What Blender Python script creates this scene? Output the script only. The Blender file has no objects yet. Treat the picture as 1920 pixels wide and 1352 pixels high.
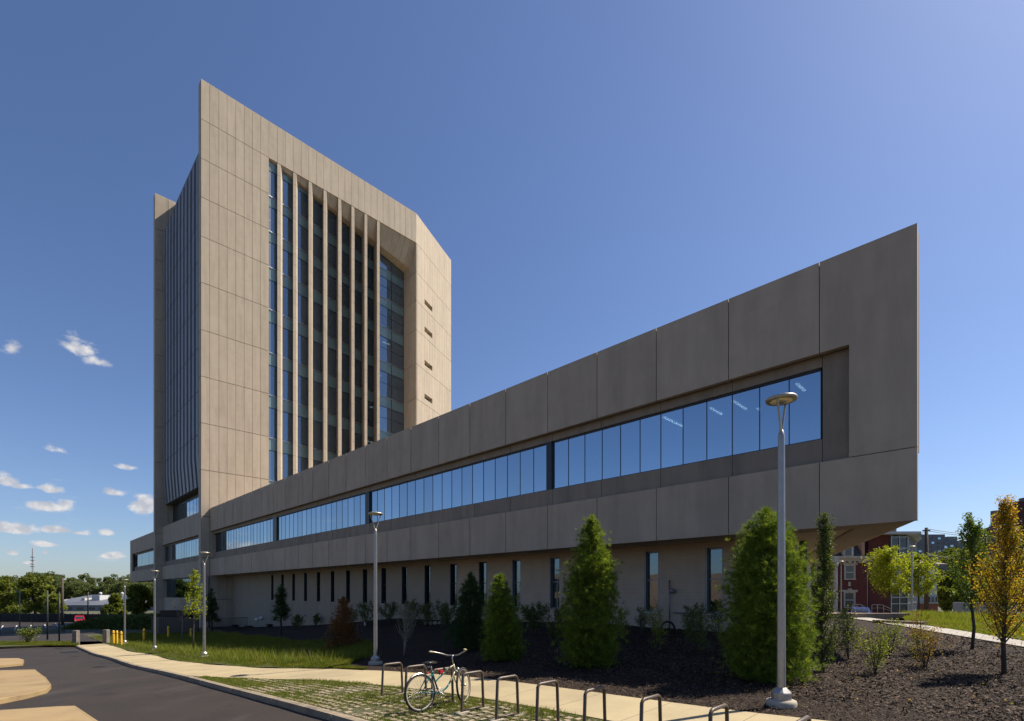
import bpy, math, random
import numpy as np
from mathutils import Matrix, Vector
random.seed(7); RNG = np.random.default_rng(7)
scene = bpy.context.scene
col = scene.collection
R2 = 2 ** -0.5
EYE = 5.0                                   # camera height in world units (z of the horizon)
F, CX, HY = 955.0, 960.0, 1110.0            # lens calibration read from the photograph (1920 px wide)
SUN_AZ = 23.0                               # degrees from +X towards +Y
SUN_EL = 52.0

# ------------------------------------------------------------------ camera, sky, sun
cam_d = bpy.data.cameras.new('camera'); cam = bpy.data.objects.new('camera', cam_d); col.objects.link(cam)
cam.location = (0, 0, EYE); cam.rotation_euler = (math.radians(90), 0, 0)
cam_d.sensor_width = 36; cam_d.lens = F / 1920 * 36; cam_d.shift_y = (HY - 676) / 1920
cam_d.clip_start = 0.05; cam_d.clip_end = 8000
scene.camera = cam
scene.view_settings.view_transform = 'Standard'; scene.view_settings.look = 'None'
scene.view_settings.exposure = 0.7; scene.view_settings.gamma = 1
scene.view_settings.use_curve_mapping = False

class NT:
    """small helper for node trees"""
    def __init__(s, tree): s.t = tree; s.n = tree.nodes; s.l = tree.links
    def new(s, typ, **kw):
        n = s.n.new(typ)
        for k, v in kw.items(): setattr(n, k, v)
        return n
    def link(s, a, b): s.l.new(a, b)
    def val(s, x, sock):
        if hasattr(x, 'is_output'): s.l.new(x, sock)
        else: sock.default_value = x
    def math(s, op, a, b=None, c=None, clamp=False):
        n = s.n.new('ShaderNodeMath'); n.operation = op; n.use_clamp = clamp
        s.val(a, n.inputs[0])
        if b is not None: s.val(b, n.inputs[1])
        if c is not None: s.val(c, n.inputs[2])
        return n.outputs[0]
    def mix(s, fac, a, b, mode='MIX'):
        n = s.n.new('ShaderNodeMix'); n.data_type = 'RGBA'; n.blend_type = mode
        s.val(fac, n.inputs[0]); s.val(a, n.inputs[6]); s.val(b, n.inputs[7])
        return n.outputs[2]
    def ramp(s, fac, a, b, va=0.0, vb=1.0):
        n = s.n.new('ShaderNodeMapRange'); n.interpolation_type = 'SMOOTHSTEP'
        s.val(fac, n.inputs[0]); n.inputs[1].default_value = a; n.inputs[2].default_value = b
        n.inputs[3].default_value = va; n.inputs[4].default_value = vb
        return n.outputs[0]
    def noise(s, vec, scale, detail=4, rough=0.55, sc3=None):
        if sc3 is not None:
            m = s.n.new('ShaderNodeMapping'); m.inputs['Scale'].default_value = sc3
            s.l.new(vec, m.inputs[0]); vec = m.outputs[0]
        n = s.n.new('ShaderNodeTexNoise'); n.inputs['Scale'].default_value = scale
        n.inputs['Detail'].default_value = detail; n.inputs['Roughness'].default_value = rough
        s.l.new(vec, n.inputs['Vector']); return n.outputs['Fac']

def rgb(c): return (c[0], c[1], c[2], 1.0)

world = bpy.data.worlds.new('World'); scene.world = world; world.use_nodes = True
def make_world():
    t = NT(world.node_tree); t.n.clear()
    out = t.new('ShaderNodeOutputWorld'); bg = t.new('ShaderNodeBackground')
    sky = t.new('ShaderNodeTexSky'); sky.sky_type = 'NISHITA'; sky.sun_disc = False
    sky.sun_elevation = math.radians(SUN_EL); sky.sun_rotation = math.radians(90 - SUN_AZ)
    sky.altitude = 50; sky.air_density = 1.0; sky.dust_density = 0.65; sky.ozone_density = 2.4
    tc = t.new('ShaderNodeTexCoord'); sep = t.new('ShaderNodeSeparateXYZ')
    t.link(tc.outputs['Generated'], sep.inputs[0])
    # azimuth and elevation of the view direction
    azi = t.math('ARCTAN2', sep.outputs[0], sep.outputs[1])
    hor = t.math('SQRT', t.math('ADD', t.math('MULTIPLY', sep.outputs[0], sep.outputs[0]), t.math('MULTIPLY', sep.outputs[1], sep.outputs[1])))
    ele = t.math('ARCTAN2', sep.outputs[2], hor)
    comb = t.new('ShaderNodeCombineXYZ'); t.link(azi, comb.inputs[0]); t.link(ele, comb.inputs[1])
    n1 = t.noise(comb.outputs[0], 34, 7, 0.62, (1, 1.7, 1)); n2 = t.noise(comb.outputs[0], 9, 3, 0.5)
    # fair-weather clouds: (azimuth, elevation, half-width, half-height, thickness), degrees
    C = CLOUDS
    acc = None
    for (a, e, w, h, d) in C:
        dx = t.math('DIVIDE', t.math('SUBTRACT', azi, math.radians(a)), math.radians(w))
        dy0 = t.math('DIVIDE', t.math('SUBTRACT', ele, math.radians(e)), math.radians(h))
        dy = t.math('MAXIMUM', t.math('MULTIPLY', dy0, -1.7), dy0)      # flatter undersides
        r = t.math('SQRT', t.math('ADD', t.math('MULTIPLY', dx, dx), t.math('MULTIPLY', dy, dy)))
        v = t.math('MULTIPLY', t.math('SUBTRACT', 1.0, r), d)
        acc = v if acc is None else t.math('MAXIMUM', acc, v)
    dens = t.math('ADD', acc, t.math('MULTIPLY', t.math('SUBTRACT', n1, 0.5), 2.4))
    # a noise-driven field of small low clouds and thin veils over the western half
    low = t.math('MULTIPLY', t.ramp(ele, 0.02, 0.06), t.ramp(ele, 0.22, 0.10))
    west = t.ramp(azi, -0.30, -0.62)
    veil_n = t.noise(comb.outputs[0], 16, 6, 0.6, (1, 4.5, 1))
    veil = t.math('MULTIPLY', t.math('MULTIPLY', t.ramp(veil_n, 0.56, 0.78), 0.38), t.math('MULTIPLY', low, west))
    m = t.math('MAXIMUM', t.ramp(dens, 0.02, 0.75), veil)
    m = t.math('MULTIPLY', m, 0.93)
    shade = t.ramp(t.noise(comb.outputs[0], 60, 3, 0.5), 0.35, 0.7)
    ccol = t.mix(shade, (5.1, 5.3, 5.9, 1), (8.2, 8.0, 7.9, 1))
    tint = t.mix(1.0, sky.outputs[0], SKY_TINT, 'MULTIPLY')
    colr = t.mix(m, tint, ccol)
    t.link(colr, bg.inputs[0]); bg.inputs[1].default_value = SKY_STRENGTH
    t.link(bg.outputs[0], out.inputs[0])
def dirpx(x, y):
    a = math.degrees(math.atan2(x - CX, F)); e = math.degrees(math.atan2(HY - y, math.hypot(F, x - CX)))
    return a, e
def cloud_px(x, y, w, h, d):
    a, e = dirpx(x, y); k = math.degrees(F / (F * F + (x - CX) ** 2))
    return (a, e, w * k, h * math.degrees(1 / math.hypot(F, x - CX)), d)
SKY_TINT = (0.93, 1.01, 1.22, 1); SKY_STRENGTH = 0.063
CLOUDS = [cloud_px(*c) for c in [
    (145, 652, 46, 22, 1.0), (182, 680, 34, 12, 0.75), (24, 655, 20, 14, 0.45), (10, 902, 34, 16, 1.15), (40, 912, 22, 8, 0.9),
    (98, 918, 30, 12, 1.1), (212, 924, 26, 12, 1.1), (242, 877, 26, 9, 1.1), (95, 952, 52, 15, 1.5), (120, 948, 26, 14, 1.2),
    (272, 950, 32, 28, 1.5), (20, 992, 62, 17, 1.6), (108, 994, 34, 14, 1.4), (200, 1000, 17, 10, 1.3), (210, 1043, 28, 11, 1.5),
    (85, 1021, 32, 8, 1.4), (24, 1038, 14, 7, 1.2), (54, 1056, 16, 7, 1.1), (95, 843, 26, 9, 0.7), (150, 1000, 22, 7, 0.8), (86, 1036, 8, 6, 1.0),
    (-190, 960, 120, 30, 1.3), (-120, 880, 60, 24, 1.1), (-420, 900, 170, 46, 1.4), (-900, 960, 300, 44, 1.3)]]
make_world()

sun_d = bpy.data.lights.new('sun', 'SUN'); sun = bpy.data.objects.new('sun', sun_d); col.objects.link(sun)
sun_d.energy = 5.0; sun_d.angle = math.radians(0.55); sun_d.color = (1.0, 0.90, 0.76)
ce = math.cos(math.radians(SUN_EL))
sd = Vector((math.cos(math.radians(SUN_AZ)) * ce, math.sin(math.radians(SUN_AZ)) * ce, math.sin(math.radians(SUN_EL))))
sun.rotation_euler = sd.to_track_quat('Z', 'Y').to_euler(); sun.location = sd * 100

# ------------------------------------------------------------------ frames: t runs along the long podium facade, c across it
def TC(t, c): return ((c - t) * R2, (c + t) * R2)
def tc(x, y): return ((y - x) * R2, (y + x) * R2)
def W3(t, c, h): x, y = TC(t, c); return (x, y, h + EYE)

# ------------------------------------------------------------------ terrain height (metres below the eye), smooth spline through levels
CTRL = [(7.7,5.4,2.25),(3.2,10.2,2.05),(17.1,9.9,2.68),(31.3,7.6,3.52),(44,7.3,4.16),(56,7.3,4.54),
 (-5,22,1.75),(10.3,22,1.72),(17.2,22,1.62),(35.5,22,2.1),(55.6,22,3.6),(70,22,4.45),(90,22,4.9),
 (.3,16.7,1.9),(-10,15,1.9),(-10,6,2.05),(-12,-6,2.1),(0,0,2.2),(20,1,2.85),(40,-3,3.75),(60,-4,4.6),(10,-14,2.6),
 (30,-20,3.6),(60,-30,4.9),(90,-5,5.3),(90,-60,5.9),(130,20,6.2),(140,-40,6.8),(24,13,2.75),(10,14,2.0),
 (-15,32,1.75),(-30,45,1.9),(-10,60,2.2),(15,50,1.74),(7.8,48,1.68),(10.6,61,2.15),(10.6,76,2.7),(-20,80,2.9),(40,80,3.6),(60,60,3.6),(-60,40,2.0),(-50,0,2.2),(-50,-60,2.6),(0,-60,2.8),(60,-90,5.5),
 (250,0,8.5),(250,150,8),(250,-200,9),(0,300,2.5),(-250,100,2.0),(-200,300,2.0),(200,300,7),(0,-300,4),(-300,-200,2),(-100,-300,3),(480,0,9),(300,-400,9)]
_c = np.array(CTRL)
def _phi(r): return np.where(r > 1e-9, r, 0.0)
_n = len(_c)
_d = np.sqrt(((_c[:, None, :2] - _c[None, :, :2]) ** 2).sum(-1))
_A = np.zeros((_n + 3, _n + 3)); _A[:_n, :_n] = -_phi(_d) + 0.4 * np.eye(_n)
_A[:_n, _n] = 1; _A[:_n, _n + 1:] = _c[:, :2] / 100; _A[_n, :_n] = 1; _A[_n + 1:, :_n] = _c[:, :2].T / 100
_w = np.linalg.solve(_A, np.concatenate([_c[:, 2], np.zeros(3)]))
def Gtc(t, c):
    t = np.asarray(t, float); c = np.asarray(c, float); sh = t.shape; P = np.stack([t.ravel(), c.ravel()], 1)
    P = np.clip(P, [-300, -400], [480, 300])
    out = np.empty(len(P))
    for i in range(0, len(P), 20000):
        q = P[i:i + 20000]; d = np.sqrt(((q[:, None] - _c[None, :, :2]) ** 2).sum(-1) + 9.0) - 3.0
        out[i:i + 20000] = -_phi(d) @ _w[:_n] + _w[_n] + q @ _w[_n + 1:] / 100
    return out.reshape(sh)
# the smoothing radius shifts the fit a little: solve with the same kernel
_d2 = np.sqrt(((_c[:, None, :2] - _c[None, :, :2]) ** 2).sum(-1) + 9.0) - 3.0
_A[:_n, :_n] = -_d2 + 0.2 * np.eye(_n)
_w = np.linalg.solve(_A, np.concatenate([_c[:, 2], np.zeros(3)]))
def gz(x, y, off=0.0):
    """ground height at world x, y"""
    t = (np.asarray(y) - np.asarray(x)) * R2; c = (np.asarray(y) + np.asarray(x)) * R2
    r = EYE - Gtc(t, c) + off
    return float(r) if np.ndim(r) == 0 else r
def at(px, py):
    """ground point seen at a photograph pixel"""
    xs = (px - CX) / F; ys = (py - HY) / F
    Y = np.geomspace(2.5, 450, 900); X = xs * Y
    g = EYE - gz(X, Y) - ys * Y
    i = np.nonzero(g <= 0)[0]
    if len(i) == 0: y = 400.0
    elif i[0] == 0: y = 2.5
    else:
        k = i[0]; a = g[k - 1] / (g[k - 1] - g[k]); y = Y[k - 1] + a * (Y[k] - Y[k - 1])
    return (xs * y, y)
def atz(px, Y): return ((px - CX) / F * Y, Y)

# ------------------------------------------------------------------ materials (all procedural, world-position based)
MATS = {}
def base_mat(name):
    m = bpy.data.materials.new(name); m.use_nodes = True; t = NT(m.node_tree)
    b = [n for n in t.n if n.type == 'BSDF_PRINCIPLED'][0]; MATS[name] = m
    return m, t, b
def pos(t): return t.new('ShaderNodeNewGeometry').outputs['Position']
def surf(name, c1, c2=None, scale=3.0, rough=0.8, detail=6, metal=0.0, spec=0.5, bump=0.0, bscale=60.0, sc3=None,
         c3=None, s3=0.4, objvar=0.0, island=0.0, streak=None):
    m, t, b = base_mat(name)
    p = pos(t)
    n = t.noise(p, scale, detail, 0.6, sc3)
    c2 = c2 or tuple(x * 0.8 for x in c1)
    colr = t.mix(t.ramp(n, 0.3, 0.7), rgb(c1), rgb(c2))
    if c3: colr = t.mix(t.ramp(t.noise(p, s3, 4, 0.6), 0.5, 0.72), colr, rgb(c3))
    if streak:      # rain streaks: noise drawn out along z
        s = t.noise(p, streak[0], 4, 0.6, (1, 1, streak[1]))
        f = t.ramp(s, 0.35, 0.75, 1.0, 1.0 - streak[2])
        cmb = t.new('ShaderNodeCombineColor'); [t.link(f, cmb.inputs[i]) for i in range(3)]
        colr = t.mix(1.0, colr, cmb.outputs[0], 'MULTIPLY')
    if objvar or island:
        if objvar: r = t.new('ShaderNodeObjectInfo').outputs['Random']; k = objvar
        else: r = t.new('ShaderNodeNewGeometry').outputs['Random Per Island']; k = island
        mr = t.new('ShaderNodeMapRange'); t.link(r, mr.inputs[0]); mr.inputs[3].default_value = 1 - k; mr.inputs[4].default_value = 1 + k
        cmb = t.new('ShaderNodeCombineColor'); [t.link(mr.outputs[0], cmb.inputs[i]) for i in range(3)]
        colr = t.mix(1.0, colr, cmb.outputs[0], 'MULTIPLY')
    t.link(colr, b.inputs['Base Color'])
    b.inputs['Roughness'].default_value = rough; b.inputs['Metallic'].default_value = metal
    b.inputs['Specular IOR Level'].default_value = spec
    if bump:
        bn = t.new('ShaderNodeBump'); bn.inputs['Strength'].default_value = min(bump, 1); bn.inputs['Distance'].default_value = 0.02
        t.link(t.noise(p, bscale, 5, 0.65), bn.inputs['Height']); t.link(bn.outputs[0], b.inputs['Normal'])
    return m
def leafmat(name, c1, c2, c3=None, trans=0.4, rough=0.55, csc=1.3):
    m, t, b = base_mat(name)
    g = t.new('ShaderNodeNewGeometry'); r = g.outputs['Random Per Island']
    colr = t.mix(r, rgb(c1), rgb(c2))
    if c3: colr = t.mix(t.ramp(t.noise(g.outputs['Position'], csc, 3, 0.6), 0.5, 0.68), colr, rgb(c3))
    t.link(colr, b.inputs['Base Color']); b.inputs['Roughness'].default_value = rough
    b.inputs['Specular IOR Level'].default_value = 0.25
    tr = t.new('ShaderNodeBsdfTranslucent'); t.link(t.mix(1.0, colr, (1.35, 1.3, 0.6, 1), 'MULTIPLY'), tr.inputs[0])
    ms = t.new('ShaderNodeMixShader'); ms.inputs[0].default_value = trans
    t.link(b.outputs[0], ms.inputs[1]); t.link(tr.outputs[0], ms.inputs[2])
    out = [n for n in t.n if n.type == 'OUTPUT_MATERIAL'][0]; t.link(ms.outputs[0], out.inputs[0])
    return m
def glassmat(name, refl, tint, rough=0.01, mirror=0.55, bump=0.0):
    """coated window glass: part mirror, part see-through"""
    m, t, b = base_mat(name); t.n.remove(b)
    g = t.new('ShaderNodeBsdfGlossy'); g.inputs['Roughness'].default_value = rough
    t.link(t.mix(t.new('ShaderNodeObjectInfo').outputs['Random'], rgb(tuple(v * .90 for v in refl)), rgb(tuple(min(v * 1.07, 1) for v in refl))), g.inputs[0])
    tr = t.new('ShaderNodeBsdfTransparent'); tr.inputs[0].default_value = rgb(tint)
    fr = t.new('ShaderNodeFresnel'); fr.inputs[0].default_value = 1.5
    f = t.math('ADD', t.math('MULTIPLY', fr.outputs[0], 1 - mirror), mirror, clamp=True)
    if bump:
        bn = t.new('ShaderNodeBump'); bn.inputs['Strength'].default_value = bump; bn.inputs['Distance'].default_value = 0.05
        t.link(t.noise(pos(t), 0.9, 2, 0.5), bn.inputs['Height']); t.link(bn.outputs[0], g.inputs['Normal'])
    ms = t.new('ShaderNodeMixShader'); t.link(f, ms.inputs[0]); t.link(tr.outputs[0], ms.inputs[1]); t.link(g.outputs[0], ms.inputs[2])
    out = [n for n in t.n if n.type == 'OUTPUT_MATERIAL'][0]; t.link(ms.outputs[0], out.inputs[0])
    return m
def emit(name, c, s):
    m, t, b = base_mat(name); b.inputs['Emission Color'].default_value = rgb(c); b.inputs['Emission Strength'].default_value = s
    b.inputs['Base Color'].default_value = rgb(c); return m

CONC = surf('precast_concrete', (.49, .405, .30), (.455, .375, .28), 1.2, .85, objvar=.045, bump=.25, bscale=28, streak=(1.6, .12, .15), c3=(.505, .42, .315), s3=.18)
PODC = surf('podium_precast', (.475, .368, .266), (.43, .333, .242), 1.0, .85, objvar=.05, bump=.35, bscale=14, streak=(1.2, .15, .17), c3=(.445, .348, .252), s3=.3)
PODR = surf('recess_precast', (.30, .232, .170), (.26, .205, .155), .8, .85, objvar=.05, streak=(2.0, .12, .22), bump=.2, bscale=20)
JOINT = surf('joint_sealant', (.17, .145, .12), None, 4, .9)
SOFF = surf('soffit_panel', (.40, .31, .215), (.37, .285, .20), .7, .8)
ZINC = surf('blue_grey_metal_cladding', (.235, .23, .245), (.20, .195, .21), .8, .5, metal=.1, objvar=.16)
MULL = surf('dark_aluminium', (.03, .034, .04), None, 5, .4, metal=.3)
MULS = surf('silver_aluminium', (.40, .41, .42), None, 5, .35, metal=.8)
GLASS = glassmat('reflective_glass', (.60, .75, .88), (.25, .32, .36), .008, .60, bump=.035)
GLASSD = glassmat('tinted_glass', (.55, .72, .85), (.20, .26, .28), .008, .16, bump=.05)
TEAL = surf('spandrel_glass', (.17, .26, .27), (.13, .215, .235), .35, .12, spec=.8)
def bodyglass(name, body, refl, mirror):
    m, t, b = base_mat(name); b.inputs['Base Color'].default_value = rgb(body); b.inputs['Roughness'].default_value = .5
    g = t.new('ShaderNodeBsdfGlossy'); g.inputs[0].default_value = rgb(refl); g.inputs['Roughness'].default_value = .01
    tr = t.new('ShaderNodeBsdfTransparent'); tr.inputs[0].default_value = (.5, .62, .66, 1)
    m1 = t.new('ShaderNodeMixShader'); m1.inputs[0].default_value = .35; t.link(b.outputs[0], m1.inputs[1]); t.link(tr.outputs[0], m1.inputs[2])
    r = t.new('ShaderNodeObjectInfo').outputs['Random']; f = t.math('ADD', t.math('MULTIPLY', r, .10), mirror)
    m2 = t.new('ShaderNodeMixShader'); t.link(f, m2.inputs[0]); t.link(m1.outputs[0], m2.inputs[1]); t.link(g.outputs[0], m2.inputs[2])
    bn = t.new('ShaderNodeBump'); bn.inputs['Strength'].default_value = .12; bn.inputs['Distance'].default_value = .05
    t.link(t.noise(pos(t), .5, 2, .5), bn.inputs['Height']); t.link(bn.outputs[0], g.inputs['Normal'])
    out = [n for n in t.n if n.type == 'OUTPUT_MATERIAL'][0]; t.link(m2.outputs[0], out.inputs[0]); return m
GLASST = bodyglass('blue_tower_glass', (.065, .105, .15), (.62, .78, .90), .18)
ROOMD = surf('dim_interior', (.07, .065, .06), None, 2, .9)
ROOMC = surf('interior_ceiling', (.16, .16, .15), None, 2, .9)
TUBE = emit('lit_ceiling_tube', (1.0, .93, .82), 6.0)
BLIND = surf('blind_fabric', (.33, .34, .32), (.28, .29, .28), 1, .9, objvar=.2)
def ribbed():
    m, t, b = base_mat('ribbed_block')
    p = pos(t); sep = t.new('ShaderNodeSeparateXYZ'); t.link(p, sep.inputs[0])
    fr = t.math('FRACT', t.math('MULTIPLY', sep.outputs[2], 1 / .1016))
    line = t.ramp(fr, .80, .90); up = t.ramp(fr, .97, .93); g = t.math('MULTIPLY', line, up)
    c = t.mix(t.ramp(t.noise(p, 1.5, 5), .3, .7), (.50, .39, .285, 1), (.45, .35, .26, 1))
    c = t.mix(t.math('MULTIPLY', g, .5), c, (.12, .10, .09, 1)); t.link(c, b.inputs['Base Color']); b.inputs['Roughness'].default_value = .85
    bn = t.new('ShaderNodeBump'); bn.inputs['Strength'].default_value = .8; bn.inputs['Distance'].default_value = .015; bn.invert = True
    t.link(g, bn.inputs['Height']); t.link(bn.outputs[0], b.inputs['Normal']); return m
RIBB = ribbed()
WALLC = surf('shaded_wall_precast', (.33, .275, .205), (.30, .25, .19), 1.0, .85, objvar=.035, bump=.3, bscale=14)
def asphalt():
    m, t, b = base_mat('asphalt'); p = pos(t)
    n = t.noise(p, .45, 5, .6); n2 = t.noise(p, 90, 3, .7); tr = t.noise(p, .9, 4, .6, (1, .25, 1))
    c = t.mix(t.ramp(n, .3, .7), (.034, .026, .021, 1), (.024, .019, .016, 1))
    c = t.mix(t.ramp(tr, .52, .8), c, (.052, .043, .037, 1))
    c = t.mix(t.ramp(n2, .52, .75), c, (.07, .06, .052, 1)); t.link(c, b.inputs['Base Color'])
    vo = t.new('ShaderNodeTexVoronoi'); vo.feature = 'DISTANCE_TO_EDGE'; vo.inputs['Scale'].default_value = .22
    wp = t.new('ShaderNodeVectorMath'); wp.operation = 'MULTIPLY_ADD'; nz = t.new('ShaderNodeTexNoise'); nz.inputs['Scale'].default_value = 1.2; t.link(p, nz.inputs['Vector'])
    t.link(nz.outputs['Color'], wp.inputs[0]); wp.inputs[1].default_value = (1.2, 1.2, 0); t.link(p, wp.inputs[2]); t.link(wp.outputs[0], vo.inputs['Vector'])
    crk = t.math('MULTIPLY', t.ramp(vo.outputs['Distance'], .006, .001), t.ramp(t.noise(p, .3, 2), .50, .62))
    spot = t.ramp(t.noise(p, .8, 2, .4), .70, .76)
    c = t.mix(t.math('MULTIPLY', crk, .8), c, (.008, .007, .007, 1)); c = t.mix(t.math('MULTIPLY', spot, .45), c, (.012, .011, .011, 1)); t.link(c, b.inputs['Base Color'])
    b.inputs['Roughness'].default_value = .72; b.inputs['Specular IOR Level'].default_value = .3
    bn = t.new('ShaderNodeBump'); bn.inputs['Strength'].default_value = .6; bn.inputs['Distance'].default_value = .008
    t.link(t.noise(p, 150, 3, .7), bn.inputs['Height']); t.link(bn.outputs[0], b.inputs['Normal']); return m
ASPH = asphalt()
WALK = surf('sidewalk_concrete', (.40, .325, .19), (.345, .28, .165), 1.1, .88, objvar=.07, bump=.3, bscale=70, c3=(.29, .24, .15), s3=.6, detail=9)
KERB = surf('kerb_concrete', (.31, .25, .17), (.23, .19, .135), 3.5, .9, objvar=.1, bump=.4, bscale=50, c3=(.13, .11, .09), s3=1.6)
ISLC = surf('island_concrete', (.32, .225, .11), (.265, .19, .095), 1.0, .88, objvar=.06, bump=.35, bscale=60, c3=(.205, .14, .072), s3=.6, detail=9)
MULCH = surf('bark_mulch', (.034, .021, .014), (.012, .008, .006), 22, .95, detail=9, bump=.8, bscale=45, c3=(.036, .024, .018), s3=6, spec=.2)
CHIP = surf('bark_chip', (.090, .060, .040), (.028, .018, .013), 9, .85, island=.9, spec=.3)
SOIL = surf('strip_soil', (.095, .085, .045), (.06, .065, .03), 5, .95, detail=8, bump=.8, bscale=40, c3=(.15, .125, .08), s3=3)
TURF = surf('turf_ground', (.055, .060, .018), (.04, .045, .014), 3, .95, detail=7, bump=.8, bscale=25, c3=(.09, .09, .03), s3=.7)
DIRT = surf('rough_ground', (.075, .075, .035), (.05, .06, .028), .3, .95, detail=8, c3=(.12, .10, .06), s3=.05)
BLADE = leafmat('grass_blade', (.085, .115, .013), (.155, .18, .020), (.20, .20, .035), .42)
BLADEY = leafmat('grass_blade_pale', (.12, .165, .02), (.22, .25, .035), (.24, .22, .07), .42)
PAVER = surf('paver_block', (.31, .25, .165), (.21, .17, .115), 6, .92, island=.22)
STEEL = surf('brushed_pole_metal', (.38, .365, .35), (.33, .32, .305), 8, .46, metal=.8, bump=.05)
STEELL = surf('fixture_metal', (.42, .40, .33), None, 8, .45, metal=.6)
LENS = surf('lamp_lens', (.85, .74, .45), (.7, .6, .38), 30, .4)
FOOT = surf('footing_concrete', (.42, .37, .30), (.34, .30, .24), 6, .9, bump=.3)
RACK = surf('rack_paint', (.095, .068, .048), (.075, .052, .038), 12, .45)
YELLOW = surf('yellow_paint', (.78, .46, .015), (.68, .38, .01), 4, .5)
PILC = surf('pillar_concrete', (.23, .20, .17), (.17, .15, .13), 3, .9, bump=.5, bscale=25, streak=(3, .3, .35))
BARK = surf('bark', (.085, .066, .052), (.05, .04, .033), 14, .95, bump=.8, bscale=40)
BARKG = surf('pale_bark', (.23, .20, .17), (.15, .13, .11), 14, .95, bump=.6, bscale=40)
PINE = leafmat('pine_needles', (.072, .125, .016), (.15, .215, .028), (.29, .36, .05), .40, csc=5.5)
PINED = leafmat('dark_needles', (.035, .070, .022), (.055, .10, .028), None, .3)
DEADN = leafmat('dead_needles', (.26, .115, .035), (.15, .07, .03), (.07, .06, .025), .3)
LEAFG = leafmat('green_leaf', (.085, .135, .020), (.13, .19, .028), (.06, .10, .02), .45)
LEAFY = leafmat('yellow_green_leaf', (.22, .27, .022), (.33, .36, .03), (.13, .19, .022), .5)
LEAFO = leafmat('autumn_leaf', (.46, .25, .018), (.34, .29, .030), (.15, .19, .026), .5, csc=2.2)
LEAFD = leafmat('dark_leaf', (.065, .095, .026), (.12, .15, .036), None, .35)
LEAFR = leafmat('russet_leaf', (.22, .10, .04), (.26, .20, .05), (.15, .17, .035), .4)
LEAFS = leafmat('shrub_leaf', (.13, .17, .035), (.21, .24, .045), (.24, .26, .05), .45)
LEAFBT = leafmat('broad_tree_leaf', (.090, .125, .022), (.15, .18, .030), (.20, .20, .035), .42)
LEAFHL = leafmat('hill_tree_leaf', (.085, .115, .040), (.12, .15, .050), (.15, .165, .048), .38)
BRICKR = surf('red_brick', (.125, .030, .022), (.095, .024, .018), 2, .9, bump=.3, bscale=18, streak=(1, .3, .15))
BRICKD = surf('dark_red_brick', (.085, .024, .022), (.065, .020, .018), 1, .9, bump=.2, bscale=18)
BRICKT = surf('tan_brick', (.33, .21, .15), (.28, .17, .12), 1, .9)
STONE = surf('pale_stone_trim', (.46, .41, .32), (.38, .34, .27), 2, .85)
WHITEP = surf('white_paint', (.50, .50, .48), (.43, .43, .42), 1.5, .7)
NAVY = surf('slate_roof', (.020, .023, .034), (.03, .033, .045), 3, .6)
GREYB = surf('grey_concrete_far', (.17, .175, .19), (.13, .135, .15), .2, .9)
WINB = surf('dark_window_glass', (.018, .024, .034), (.03, .04, .055), .6, .08, spec=.8)
WINS = surf('sky_window_glass', (.45, .60, .72), (.36, .50, .64), .8, .06, metal=.85)
BLKM = surf('black_metal', (.012, .012, .014), None, 4, .5, metal=.2)
SCREEN = surf('dark_screen_fabric', (.012, .014, .014), (.02, .022, .02), 1, .9)
INDW = surf('industrial_wall', (.20, .22, .27), (.16, .18, .22), .08, .7)
INDR = surf('industrial_roof', (.13, .14, .165), (.08, .085, .105), .06, .6)
WOODP = surf('weathered_wood', (.09, .07, .055), (.06, .048, .04), 6, .9)
POLEG = surf('galvanised_pole', (.26, .26, .27), None, 6, .5, metal=.6)
TEALP = surf('teal_bike_paint', (.008, .145, .150), None, 9, .28)
CREAM = surf('cream_bike_paint', (.48, .43, .27), None, 9, .3)
CHROME = surf('chrome', (.50, .48, .43), None, 9, .42, metal=.95)
RUBBER = surf('tyre_rubber', (.018, .018, .018), None, 9, .8)
RIMW = surf('pale_tyre_wall', (.40, .36, .28), None, 9, .6)
REDP = surf('red_plastic', (.48, .012, .015), None, 9, .3)
SADDLE = surf('saddle_vinyl', (.025, .024, .024), None, 9, .35)
CARR = surf('car_red_paint', (.40, .010, .025), None, 3, .25, spec=.7)
CARS = surf('car_silver_paint', (.40, .41, .42), None, 3, .3, metal=.5)
CARW = surf('car_white_paint', (.60, .61, .62), None, 3, .3)
CARB = surf('car_blue_paint', (.02, .08, .32), None, 3, .3)
PAINT = surf('road_paint', (.62, .60, .56), (.48, .46, .42), 4, .8)

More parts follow.
